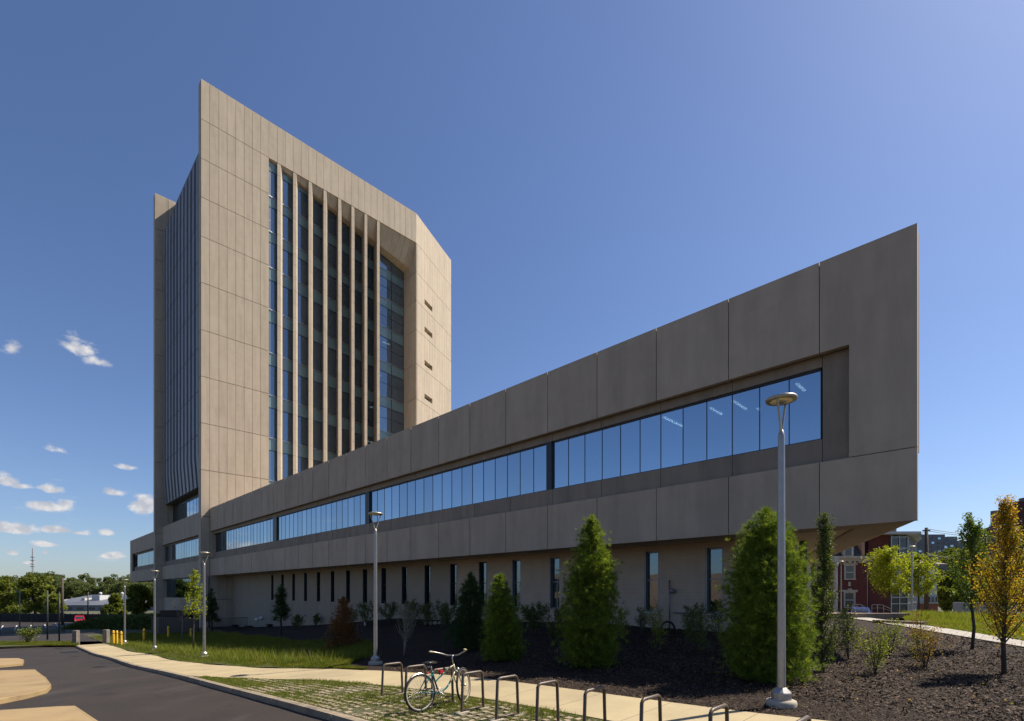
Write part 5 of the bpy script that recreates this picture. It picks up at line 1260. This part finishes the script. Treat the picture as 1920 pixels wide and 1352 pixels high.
def gbay(x0, x1, Ya, Yb, name, glass, nx, rows):
    A_ = Vector((PX(x0, Ya), Ya, 0)); B_ = Vector((PX(x1, Yb), Yb, 0)); D_ = B_ - A_; ang = math.atan2(D_.y, D_.x); L_ = D_.length; nrm = Vector((math.sin(ang), -math.cos(ang), 0))
    z0, z1 = ZG, PZ(1004, Y0); f = MB()
    def bx(s0, s1, h0, h1, d0, d1):
        q = [A_ + D_ / L_ * s0 + nrm * d0, A_ + D_ / L_ * s1 + nrm * d0, A_ + D_ / L_ * s1 + nrm * d1, A_ + D_ / L_ * s0 + nrm * d1]
        f.hexa([(v.x, v.y, h0) for v in q], [(v.x, v.y, h1) for v in q])
    for k in range(nx + 1): bx(L_ * k / nx - .05, L_ * k / nx + .05, z0, z1, .12, -.05)
    zs = [PZ(v, Y0) for v in rows]
    for v in zs: bx(0, L_, v - .05, v + .05, .11, -.05)
    fo = f.build(name, MULS, rb)
    for k in range(nx):
        for a, b in zip(zs[:-1], zs[1:]):
            f = MB(); bx(L_ * k / nx + .05, L_ * (k + 1) / nx - .05, b + .05, a - .05, .03, .0); f.build('pane', glass, fo)
rows = [1007, 1028, 1049, 1072, 1094, 1120, 1132, 1149]
gbay(1670, 1701, Y0, Y0, 'window_frame', WINB, 2, rows); gbay(1701, 1717, Y0, Y0 + 9, 'window_frame', WINS, 4, rows)
m = MB(); m.tube([(PX(1626, 59.8), 59.8, ZG), (PX(1626, 59.8), 59.8, PZ(1052, 60))], .07, 8); m.build('downpipe', STONE, rb)
# older house in front of it
oh = thing('brick_house', 'old red brick house with stone cornice, hooded windows and dormer', 'building', (PX(1600, 58), 58, ZG), world=True); Y1 = 58.0
m = MB(); m.box(PX(1480, Y1), PX(1626, Y1), Y1, Y1 + 12, ZG, PZ(1053, Y1)); m.build('wall', BRICKR, oh)
for k in range(15):
    a = 1482 + k * 9.6; m = MB(); m.box(PX(a, Y1), PX(a + 4, Y1), Y1 - .35, Y1 + .02, PZ(1056, Y1), PZ(1052.5, Y1)); m.build('bracket', STONE, oh)
m = MB(); m.box(PX(1478, Y1), PX(1630, Y1), Y1 - .35, Y1 + 12.2, PZ(1052.5, Y1), PZ(1047.5, Y1)); m.box(PX(1476, Y1), PX(1633, Y1), Y1 - .7, Y1 + 12.4, PZ(1047.5, Y1), PZ(1043.5, Y1)); m.build('cornice', STONE, oh)
m = MB(); z0, z1 = PZ(1043.5, Y1), PZ(1006, Y1)
m.hexa([(PX(1480, Y1), Y1 + .3, z0), (PX(1620, Y1), Y1 + .3, z0), (PX(1620, Y1), Y1 + 11, z0), (PX(1480, Y1), Y1 + 11, z0)], [(PX(1482, Y1), Y1 + 1.6, z1), (PX(1618, Y1), Y1 + 1.6, z1), (PX(1618, Y1), Y1 + 10, z1), (PX(1482, Y1), Y1 + 10, z1)]); m.build('mansard_roof', NAVY, oh)
for a in (1592, 1540):
    m = MB(); boxpx(m, a - 9, a + 10, 1014, 1043.4, Y1, 1.6, dy=.15); m.box(PX(a - 11, Y1), PX(a + 12, Y1), Y1 - .05, Y1 + 1.7, PZ(1014, Y1), PZ(1010, Y1)); d_ = m.build('dormer', STONE, oh)
    m = MB(); m.box(PX(a - 5, Y1), PX(a + 6, Y1), Y1 + .1, Y1 + .14, PZ(1041, Y1), PZ(1019, Y1)); m.build('pane', WINB, d_)
m = MB(); m.box(PX(1620.5, Y1), PX(1626, Y1), Y1 + .4, Y1 + 1.6, PZ(1043, Y1), PZ(1007, Y1)); m.build('chimney', BRICKT, oh)
winpx(oh, 1584, 1601, 1061, 1085, Y1); winpx(oh, 1583, 1601, 1112, 1138, Y1, WINB); winpx(oh, 1530, 1546, 1062, 1088, Y1); winpx(oh, 1530, 1546, 1112, 1138, Y1)
m = MB(); boxpx(m, 1590, 1594, 1091, 1099, Y1, .1, dy=-.08); m.build('stone_plaque', STONE, oh)
for a in (1516, 1566):
    m = MB(); m.lathe([(.34, 0), (.34, .2), (.24, .3), (.22, PZ(1056, Y1) - ZG - .5), (.32, PZ(1056, Y1) - ZG - .3), (.34, PZ(1056, Y1) - ZG)], (PX(a, 56.5), 56.5, ZG), 16); m.build('porch_column', WHITEP, oh)
m = MB(); m.box(PX(1505, 56), PX(1572, 56), 56, 58, PZ(1056, Y1), PZ(1048, Y1)); m.build('porch_roof', WHITEP, oh)
# white house with brick base
wh = thing('white_house', 'white sided house with hipped roof and red brick base', 'building', (PX(1735, 72), 72, ZG), world=True); Y2 = 72.0
m = MB(); m.box(PX(1712, Y2), PX(1757, Y2), Y2, Y2 + 10, PZ(1132, Y2), PZ(1056, Y2)); m.build('wall', WHITEP, wh)
m = MB(); m.box(PX(1712, Y2), PX(1757, Y2), Y2 - .15, Y2 + 10, ZG - 1, PZ(1131, Y2)); m.build('brick_base', surf('orange_brick', (.34, .10, .06), (.26, .08, .05), 3, .9), wh)
m = MB(); m.box(PX(1712, Y2), PX(1757, Y2), Y2 - .25, Y2 - .01, PZ(1132, Y2), PZ(1129.5, Y2)); m.build('band', STONE, wh)
m = MB(); xa, xb, xc = PX(1700, Y2), PX(1722, Y2), PX(1766, Y2); z0, z1 = PZ(1058, Y2), PZ(1040, Y2)
m.add([(xa, Y2 - 1, z0), (xc, Y2 - 1, z0), (xc, Y2 + 11, z0), (xa, Y2 + 11, z0), (xb, Y2 + 4, z1), (xb + .5, Y2 + 7, z1), (xa, Y2 - 1, z0 - .25), (xc, Y2 - 1, z0 - .25), (xc, Y2 + 11, z0 - .25), (xa, Y2 + 11, z0 - .25)],
      [(0, 1, 4), (1, 2, 5, 4), (2, 3, 5), (3, 0, 4, 5), (6, 7, 1, 0), (7, 8, 2, 1), (8, 9, 3, 2), (9, 6, 0, 3), (9, 8, 7, 6)]); m.build('roof', surf('brown_shingle', (.26, .20, .17), (.2, .16, .14), 3, .9), wh)
for a in (1742, 1748.5, 1755): winpx(wh, a - 1.8, a + 1.2, 1119, 1129, Y2, WINB, WHITEP, False, False, .05); winpx(wh, a - 2, a + 1.2, 1076, 1085, Y2, WINB, WHITEP, False, False, .05) if a < 1750 else None
for a in (1743, 1750): winpx(wh, a - 1.8, a + 1.2, 1090, 1098, Y2, WINB, WHITEP, False, False, .05)
# grey slab blocks far behind, and the tall dark red building at the right edge
gb = thing('apartment_block', 'distant grey concrete apartment block with rows of small windows', 'building', (PX(1760, 230), 230, PZ(1150, 60)), world=True); Y3 = 230.0
m = MB(); boxpx(m, 1717, 1772, 1002, 1150, Y3, 20); boxpx(m, 1772, 1870, 1014, 1150, Y3 + 3, 20); boxpx(m, 1777, 1795, 1006, 1016, Y3 + 6, 8); m.build('wall', GREYB, gb)
for r_ in range(8):
    for k_ in range(13 if r_ else 4):
        a = 1722 + k_ * 12; 
        if a > 1768 and r_ < 1: continue
        m = MB(); boxpx(m, a, a + 5, 1008 + r_ * 8 + (6 if a > 1770 else 0), 1011.5 + r_ * 8 + (6 if a > 1770 else 0), Y3, .4, dy=-.2); m.build('window', WINB if (k_ + r_) % 3 else WINS, gb)
hb = thing('apartment_block', 'hazy pinkish tower block just above the white eaves', 'building', (PX(1670, 200), 200, PZ(1150, 60)), world=True)
m = MB(); boxpx(m, 1655, 1681, 990, 1150, 200, 12); m.build('wall', BRICKT, hb)
for k_ in range(6): m = MB(); boxpx(m, 1657 + k_ * 4, 1659 + k_ * 4, 990.5, 1150, 200, .3, dy=-.25); m.build('pilaster', STONE, hb)
db = thing('dark_brick_building', 'tall dark red brick building with grey rooftop plant at right edge', 'building', (PX(1930, 90), 90, PZ(1150, 60)), world=True)
m = MB(); xl = PX(1903, 90)
m.prism([(xl, 90), (xl + 60, 90), (xl + 70, 150), (xl + 45, 150), (PX(1856, 124), 124)], PZ(1150, 60) - 2, PZ(940, 90)); m.build('wall', BRICKD, db)
for k_ in range(3): m = MB(); Yq = 92 + k_ * 8; m.box(PX(1913 + 9 * k_, 94), PX(1918 + 9 * k_, 94), 91 + k_, 91.8 + k_, PZ(940, 90), PZ(923 + 2 * (k_ % 2), 90)); m.build('rooftop_unit', GREYB, db)
m = MB(); m.box(PX(1910, 93), PX(1960, 93), 91.5, 93, PZ(941, 90), PZ(931, 91)); m.build('rooftop_unit', GREYB, db)
m = MB(); Yq = 120.; m.box(PX(1866, Yq), PX(1875, Yq), Yq, Yq + 1.2, PZ(992, Yq), PZ(957, Yq)); m.build('rooftop_unit', GREYB, db)
for r_ in range(9):
    for k_ in range(5):
        a = 1870 + k_ * 9; s = k_ / 5; 
        X_ = xl + (PX(1856, 124) - xl) * (.1 + s * .8); Yw = 90 + 34 * (.1 + s * .8); d_ = Vector((PX(1856, 124) - xl, 34, 0)).normalized(); nn = Vector((-d_.y, d_.x, 0))
        if nn.y > 0: nn = -nn
        z = PZ(940, 90) - 2.2 - r_ * 2.4; m = MB(); q = [Vector((X_, Yw, 0)) + nn * .05, Vector((X_, Yw, 0)) + nn * .05 + d_ * 2.4]
        q += [q[1] - nn * .2, q[0] - nn * .2]; m.prism([(v.x, v.y) for v in q], z - 1.2, z); m.build('window', WINB, db)
# utility pole and wires
up = thing('utility_pole', 'wooden utility pole with crossarm and cable bundles right of the brick building', 'utility pole', (PX(1737, 48), 48, PZ(1155, 48)), world=True)
m = MB(); m.tube([(PX(1737, 48), 48, PZ(1155, 48)), (PX(1737, 48), 48, PZ(989.5, 48))], [.2, .14], 10); m.build('pole', WOODP, up)
m = MB(); m.box(PX(1729, 48), PX(1742, 48), 47.85, 48.0, PZ(996, 48), PZ(994, 48)); m.build('crossarm', WOODP, up)
m = MB(); m.tube([(PX(1741, 48), 47.9, PZ(1078, 48)), (PX(1757, 48), 47.9, PZ(1077, 48))], .1, 8); m.tube([(PX(1757, 48), 47.9, PZ(1078, 48)), (PX(1753, 48), 47.9, PZ(1090, 48)), (PX(1744, 48), 47.9, PZ(1094, 48))], .05, 6); m.tube([(PX(1738, 48), 48, PZ(1076, 48)), (PX(1727, 48), 48.5, PZ(1079, 48))], .06, 6); m.build('cable_bundle', BLKM, up)
for z_, lab, a, b, c_w in [((992, 998), 'upper pair of overhead wires running right from the pole', 1738, 2000, 2), ((1040, 1044), 'lower overhead wires running right from the pole', 1738, 2000, 1)]:
    for k_ in range(c_w):
        m = MB(); n_ = 12; m.tube([(PX(a + (b - a) * i / n_, 48 - 8 * i / n_), 48 - 8 * i / n_, PZ(z_[0] + 3.5 * k_ + (z_[1] - z_[0]) * i / n_, 48 - 8 * i / n_) - .5 * math.sin(math.pi * i / n_)) for i in range(n_ + 1)], .022, 4)
        o = m.build('overhead_wire', BLKM if c_w == 2 else STONE); tag(o, lab if k_ == 0 else 'second wire of the upper pair, just below its neighbour', 'wire', 'overhead wires')
for k_, (ya, yb) in enumerate([(994, 1008), (996, 1014)]):
    m = MB(); m.tube([(PX(1737 - 60 * i / 8, 48 + 8 * i / 8), 48 + i, PZ(ya + (yb - ya) * (i / 8), 48 + i) - .3 * math.sin(math.pi * i / 8)) for i in range(9)], .02, 4)
    tag(m.build('overhead_wire', BLKM), ['overhead wire dropping left from the pole over the eaves', 'lower overhead wire dropping left from the pole'][k_], 'wire', 'overhead wires')
# big trees behind
for i, (px, Y, top, w, lab) in enumerate([(1800, 88, 1021, 96, 'large round green tree beyond the white house'), (1792, 84, 1060, 50, 'darker tree in front of the large round tree'), (1850, 80, 1040, 80, 'green tree behind the slender young trees'), (1778, 78, 1100, 30, 'low dark tree at the corner of the white house'), (1830, 62, 1080, 60, 'shaded green tree behind the rendered wall')]):
    z = PZ(1156, 60); h = PZ(top, Y) - z
    clump_tree('broad_tree', lab, PX(px, Y), Y, z, h, w / F * Y, LEAFBT, 100 + i, 9000, .42, .3, 'big trees behind the wall', 46)

# ------------------------------------------------------------------ cars
def car(label, x, y, z, rz, paint, suv=True, group='parked cars far left'):
    r = thing('parked_car', label, 'car', (x, y, z), rz, group)
    W, H = .9, (1.75 if suv else 1.45)
    prof = [(-2.25, .35), (-2.28, .75), (-2.1, .95), (-1.1, 1.02 if suv else .95), (-.55, H), (1.4, H), (1.95, 1.05), (2.22, .95), (2.25, .35)]
    m = MB()
    def side(s, k=1.0): return [(x_, s * (W if z_ < 1.06 else W * .8) * k, z_) for x_, z_ in prof]
    L_ = side(-1); R_ = side(1); n = len(prof); vs = L_ + R_
    fs = [(i, i + 1, n + i + 1, n + i) for i in range(n - 1)] + [tuple(range(n))[::-1], tuple(range(n, 2 * n)), (0, n, 2 * n - 1, n - 1)]
    m.add(vs, [f[::-1] for f in fs]); m.build('body', paint, r)
    m = MB()
    ws = [(-1.08, 1.06), (-.62, H - .1), (1.38, H - .1), (1.78, 1.1)]
    for s in (-1, 1): q = [(a, s * (W * (.99 if z_ < 1.2 else .815)) + s * .012, z_) for a, z_ in ws]; m.add(q, [(0, 1, 2, 3) if s > 0 else (3, 2, 1, 0)])
    m.add([(-1.12, -.68, 1.05), (-1.12, .68, 1.05), (-.60, .62, H - .08), (-.60, -.62, H - .08)], [(0, 3, 2, 1)]); m.add([(1.97, -.68, 1.08), (1.97, .68, 1.08), (1.47, .62, H - .08), (1.47, -.62, H - .08)], [(0, 1, 2, 3)])
    m.build('windows', WINB, r)
    wm = MB(); wm.tube([(0, -.11, 0), (0, .11, 0)], .34, 16); me = wm.mesh('wheel', RUBBER)
    for a, b_ in ((-1.4, -.82), (-1.4, .82), (1.4, -.82), (1.4, .82)): link('wheel', me, r, (a, b_, .34))
    for s in (-1, 1):
        m = MB(); m.box(-2.31, -2.24, s * .7 - .15, s * .7 + .15, .66, .82); m.build('headlight', WHITEP, r)
    return r
for px, bot, wpx, pm_, suv, lab in [(149, 1169, 16, CARR, True, 'red car facing the camera in the far parking lot'), (173, 1167, 15, CARS, False, 'silver car right of the red one, half behind the hedge'), (198, 1164, 15, CARW, False, 'white car low behind the hedge, farthest right')]:
    Y = 1.9 * F / wpx; car(lab, PX(px, Y), Y, PZ(bot, Y), math.radians(132 if suv else 100), pm_, suv)
Yc = 46.; car('blue car partly hidden behind the handrails at right', PX(1612, 54), 54, PZ(1138, 54) - 1.5, math.radians(62), CARB, False, None)

# ------------------------------------------------------------------ left background: verge, lower road, lot, hedge, posts, works building, hills
loft('verge', [at(*p) for p in [(-300, 1236), (-120, 1221), (0, 1213.5), (70, 1211), (146, 1209)]], [at(*p) for p in [(-300, 1214), (-120, 1209), (0, 1205.5), (70, 1204), (150, 1203)]], 40, 8, .03, TURF)
o = loft('lower_road', [at(*p) for p in [(-300, 1212), (0, 1205), (150, 1202.5), (290, 1199)]], [at(*p) for p in [(-300, 1194), (0, 1188), (120, 1186.5), (290, 1184)]], 40, 8, -.02, ASPH)
lot = loft('parking_lot', [at(*p) for p in [(-300, 1186), (0, 1183), (112, 1179), (140, 1174)]], [at(*p) for p in [(-300, 1168), (0, 1167), (128, 1165.5), (160, 1165)]], 30, 8, .0, ASPH)
loft('lot_verge', [at(*p) for p in [(-300, 1191), (0, 1187.3), (118, 1184.5)]], [at(*p) for p in [(-300, 1186), (0, 1183.2), (114, 1179)]], 30, 5, .02, TURF)
for i, (a, b) in enumerate([((1, 1180), (6, 1173)), ((28, 1180), (32, 1172.5)), ((57.5, 1179), (58.5, 1172)), ((86, 1177), (84, 1171)), ((108, 1174), (104, 1169))]):
    p, q = Vector((*at(*a), 0)), Vector((*at(*b), 0)); d_ = (q - p).normalized(); nn = Vector((-d_.y, d_.x, 0)) * .09
    m = MB(); c4 = [p - nn, p + nn, q + nn, q - nn]; m.add([(v.x, v.y, gz(v.x, v.y, .012)) for v in c4], [(0, 3, 2, 1)]); o = m.build('parking_line', PAINT, lot); 
gp1 = at(-300, 1198); 
P = []; n = 30000; a = np.array([at(v, 1210.5) for v in np.linspace(-40, 146, 30)]); b = np.array([at(v, 1204.5) for v in np.linspace(-40, 148, 30)])
i = rng.integers(0, 29, n); s = rng.uniform(size=(n, 1)); k = rng.uniform(size=(n, 1)); Q = (a[i] * (1 - s) + a[i + 1] * s) * (1 - k) + (b[i] * (1 - s) + b[i + 1] * s) * k
blades('verge_grass', 'rough grass on the narrow verge where the road ends', np.stack([Q[:, 0], Q[:, 1], gz(Q[:, 0], Q[:, 1])], 1), .16, .018, BLADE, rng)
# hedges: dense leafy mounds
def hedge(label, x0, x1, Y0_, Y1_, top, bot, dep, seed, n=9000, mat=LEAFD, leaf=.22):
    rg = np.random.default_rng(seed); n_ = n; s = rg.uniform(size=n_); Yq = Y0_ + (Y1_ - Y0_) * s; px = x0 + (x1 - x0) * s
    Xq = (px - CX) / F * Yq; zt = EYE - (np.interp(s, np.linspace(0, 1, len(top)), top) - HY) / F * Yq; zb = EYE - (bot - HY) / F * Yq
    face = rg.uniform(size=n_) < .55; zz = np.where(face, zb + (zt - zb) * rg.uniform(size=n_), zt + rg.normal(size=n_) * .12); yy = np.where(face, Yq + rg.normal(size=n_) * .15, Yq + dep * rg.uniform(size=n_))
    V = leaf_quads(np.stack([Xq, yy, zz], 1), leaf, rg, .1, 1.4)
    r = thing('hedge', label, 'hedge', ((x0 - CX) / F * Y0_, Y0_, float(zb[0])), world=True); build_quads('foliage', V, mat, r)
    m = MB(); q = [(PX(x0, Y0_), Y0_ + .15), (PX(x1, Y1_), Y1_ + .15), (PX(x1, Y1_ + dep), Y1_ + dep), (PX(x0, Y0_ + dep), Y0_ + dep)]
    m.prism(q, min(zb) - .5, float(np.min(zt)) - .15); m.build('core', surf('hedge_core_%d' % seed, (.02, .028, .012), None, 2, .95), r)
hedge('dark clipped hedge mound between the gate pillars and the parking lot', 116, 284, 74, 66, [1178, 1166, 1160, 1158, 1157, 1156], 1192, 4, 71, 22000)
def screen(label, x0, x1, Y0_, Y1_, top, bot, n):
    a = Vector((PX(x0, Y0_), Y0_, 0)); b = Vector((PX(x1, Y1_), Y1_, 0)); Lq = (b - a).length; ang = math.atan2(b.y - a.y, b.x - a.x); z0, z1 = PZ(bot, (Y0_ + Y1_) / 2), PZ(top, (Y0_ + Y1_) / 2)
    r = thing('screen_fence', label, 'fence', (a.x, a.y, z0), ang)
    for k in range(n):
        link('fence_panel', unit_cube(SCREEN), r, ((k + .5) * Lq / n, 0, (z1 - z0) / 2), None, (Lq / n - .1, .04, z1 - z0)); link('post', unit_cube(BLKM), r, (k * Lq / n, 0, (z1 - z0) / 2 + .1), None, (.08, .09, z1 - z0 + .2))
screen('long dark fabric-screened fence behind the parking lot', -60, 292, 118, 112, 1151, 1167, 34)
CH = surf('chain_link_post', (.03, .035, .035), None, 3, .6)
def chain(label, pts_px, h, step):
    P = [Vector((*at(*p), 0)) for p in pts_px]; r = thing('chain_link_fence', label, 'fence', (P[0].x, P[0].y, gz(P[0].x, P[0].y)), world=True)
    for a, b in zip(P[:-1], P[1:]):
        L_ = (b - a).length; n_ = max(int(L_ / step), 1)
        for k in range(n_ + 1):
            q = a + (b - a) * k / n_; z = gz(q.x, q.y); m = MB(); m.tube([(q.x, q.y, z - .1), (q.x, q.y, z + h)], .035, 6); m.build('post', CH, r)
        za, zb = gz(a.x, a.y), gz(b.x, b.y)
        m = MB(); m.tube([(a.x, a.y, za + h), (b.x, b.y, zb + h)], .025, 5); m.build('top_rail', CH, r)
        m = MB(); nz = int(L_ / .28)
        for k in range(nz):
            q = a + (b - a) * k / nz; z = za + (zb - za) * k / nz
            for s in (-1, 1):
                e = q + (b - a) / L_ * (s * h); 
                if 0 <= (e - a).dot(b - a) / L_ ** 2 <= 1: m.tube([(q.x, q.y, z), (e.x, e.y, z + h)], .004, 3, cap=False)
        m.build('mesh_wire', CH, r)
chain('see-through chain-link fence along the lower road', [(-120, 1196), (0, 1189.5), (120, 1186.5)], 2.4, 3.0)
# posts and poles
for px, top, bot, r_, mt, nm, lab in [(89, 1108, 1199, .075, CH, 'light_pole', 'grey metal pole on the verge left of the dark pole'), (111, 1110, 1205, .065, BLKM, 'light_pole', 'dark pole nearest the left gate pillar'),
    (117, 1083, 1172, .22, WOODP, 'utility_pole', 'brown wooden utility pole behind the dark pole'), (165, 1110, 1162, .16, BLKM, 'light_pole', 'slim dark pole before the industrial building'), (37, 1109, 1180, .08, POLEG, 'light_pole', 'slim grey pole in front of the leftmost trees')]:
    x, y = at(px, bot); m = MB(); m.tube([(x, y, gz(x, y) - .2), (x, y, gz(x, y) + (bot - top) / F * y)], [r_, r_ * .8], 8)
    if mt is POLEG: m.lathe([(.2, -.1), (.2, .1), (.1, .2)], (x, y, gz(x, y)), 10); m.tube([(x, y, gz(x, y) + (bot - top) / F * y - .1), (x - .7, y, gz(x, y) + (bot - top) / F * y)], .06, 6)
    tag(m.build(nm, mt), lab, 'pole')
Yt = 900.; rt = thing('radio_tower', 'thin red and white lattice radio mast above the treeline', 'radio mast', (PX(61, Yt), Yt, PZ(1085, Yt)), world=True)
m = MB()
X_ = PX(61, Yt)
for dx in (-1.0, 1.0): m.tube([(X_ + dx * 1.2, Yt, PZ(1085, Yt)), (X_ + dx * .35, Yt, PZ(1026, Yt))], .38, 4)
for k in range(12): zz = PZ(1082 - k * 4.4, Yt); m.tube([(X_ - 1.1, Yt, zz), (X_ + 1.1, Yt, zz + 4)], .28, 4)
m.build('mast', surf('mast_paint', (.30, .16, .15), (.42, .40, .40), .05, .7), rt)
for py in (1044, 1050, 1057, 1062): m = MB(); m.box(X_ - 3.0, X_ + 3.0, Yt - 1.2, Yt + 1, PZ(py + 1.2, Yt), PZ(py, Yt)); m.build('antenna', GREYB, rt)
# works building
Yw = 235.; ib = thing('industrial_building', 'long low pale industrial building with shallow roof and roof vents', 'building', (PX(180, Yw), Yw, PZ(1155, Yw)), world=True)
nb_ = 22
for k in range(nb_):
    a = 70 + k * 10.5; m = MB(); boxpx(m, a, a + 10.2, 1134.5, 1152, Yw, 1.0, dy=-.2); m.build('wall_panel', INDW, ib)
    m = MB(); xa, xb = PX(a, Yw), PX(a + 10.3, Yw); m.hexa([(xa, Yw - 1, PZ(1134.5, Yw) - .2), (xb, Yw - 1, PZ(1134.5, Yw) - .2), (xb, Yw + 30, PZ(1122, Yw)), (xa, Yw + 30, PZ(1122, Yw))], [(xa, Yw - 1, PZ(1134.5, Yw)), (xb, Yw - 1, PZ(1134.5, Yw)), (xb, Yw + 30, PZ(1116, Yw)), (xa, Yw + 30, PZ(1116, Yw))]); m.build('roof_panel', INDR, ib)
m = MB(); boxpx(m, 70, 301, 1137, 1153, Yw, 30, dy=.9); m.build('core', INDW, ib)
for a in range(82, 290, 21): m = MB(); boxpx(m, a, a + 12, 1139, 1143, Yw, .3, dy=-.4); m.build('window', WINB, ib)
for a, w, t_ in [(78, 22, 1113), (137, 10, 1124), (197, 14, 1116), (253, 10, 1118), (178, 6, 1121)]:
    m = MB(); boxpx(m, a, a + w, t_, 1128, Yw + 20, 6, dy=-8); m.build('roof_vent', WHITEP, ib)
for a in (103, 148, 219):
    m = MB(); m.lathe([(.5, -2), (.5, .2), (.8, .5), (.6, 1.2), (.1, 1.5)], (PX(a, Yw), Yw + 26, PZ(1117, Yw) + 0.2), 12); m.build('roof_vent', WHITEP, ib)
# near trees on the left, then the wooded rise
gnear = 'trees before the industrial building'
for i, (px, Y, top, bot, w, mt, lab) in enumerate([(-30, 140, 1082, 1152, 70, LEAFBT, 'tree cut by the left edge of the picture'), (22, 135, 1078, 1152, 70, LEAFBT, 'tall olive tree second from the left edge'), (66, 128, 1074, 1150, 62, LEAFBT, 'tallest olive tree left of the industrial building'),
    (104, 124, 1114, 1158, 26, LEAFS, 'smaller bright tree beside the brown utility pole'), (216, 120, 1112, 1160, 22, LEAFBT, 'small open tree before the industrial building'), (203, 118, 1134, 1162, 18, LEAFD, 'low dark shrubby tree before the industrial building'), (262, 112, 1094, 1160, 46, LEAFBT, 'tree seen beneath the cantilevered left wing'), (228, 122, 1134, 1160, 15, LEAFBT, 'low tree left of the one under the wing'), (88, 126, 1096, 1155, 30, LEAFS, 'yellow-green tree right of the tallest olive tree')]):
    z = PZ(bot, Y); clump_tree('broad_tree', lab, PX(px, Y), Y, z, PZ(top, Y) - z, w / F * Y, mt, 200 + i, 8000, .5, .35, gnear, 44, low=.04 if w > 40 else .15)
# wooded rise far behind: three tree shapes, copied with turns and sizes
hill = MB(); n_ = 50
xs_ = np.linspace(-1500, 400, n_)
vs = [(x, 420, EYE - 9) for x in xs_] + [(x, 640, EYE + 4 + 5 * math.sin(x * .006 + 1)) for x in xs_] + [(x, 1100, EYE + 6) for x in xs_]
hill.add(vs, [(r_ * n_ + i, r_ * n_ + i + 1, (r_ + 1) * n_ + i + 1, (r_ + 1) * n_ + i) for r_ in range(2) for i in range(n_ - 1)], 0, True); tag(hill.build('hills', DIRT), kind='structure')
protos = []
hk = np.random.default_rng(77); cnt = 0
labs = 'one of the many distant green trees on the wooded rise at left'
for row, (Y, topm, tops, mult) in enumerate([(400, 1094, 6, 1.0), (470, 1087, 7, 1.0), (560, 1080, 6, 1.0)]):
    for px in np.arange(-40, 300, 15 if row < 2 else 17):
        p_ = px + hk.uniform(-5, 5); z = PZ(1132 - row * 10, Y); top = topm + hk.uniform(-tops, tops) - (3 if row == 2 and 60 < px < 240 else 0); h = PZ(top, Y) - z
        if len(protos) < 4:
            o = clump_tree('hill_tree', labs, PX(p_, Y), Y, z, 18.0, 15.0, LEAFHL, 300 + len(protos), 3600, 1.0, .4, 'trees on the wooded rise', 34, low=.05); protos.append(o)
        else: o = copy_tree(protos[cnt % 4]); o.location = (PX(p_, Y), Y, z)
        o['label'] = ['one of the nearest row of trees on the wooded rise', 'one of the middle row of trees on the wooded rise', 'one of the trees along the crest of the wooded rise'][row]
        o.rotation_euler.z = hk.uniform(0, 6); s = h / 18.0; o.scale = (s * hk.uniform(.8, 1.2) * .95, s * hk.uniform(.8, 1.1), s); cnt += 1
# brick block off to the left: it is what the ground-floor windows reflect
rf = thing('brick_block', 'plain tan brick block off to the left, mirrored in low windows', 'building', (-62, 4, gz(-62, 4)), 0)
m = MB(); m.box(-5, 5, -34, 26, -1, 7.6); m.build('wall', BRICKT, rf)
wmesh = MB(); wmesh.box(5, 5.06, -1, 1, 0, 2.2); me = wmesh.mesh('window', WINB)
for k in range(9):
    for r_ in range(2): link('window', me, rf, (0, -30 + k * 6.2, 1.2 + r_ * 3.3))
for o in bpy.data.objects:
    if '_w' in o.keys(): del o['_w']
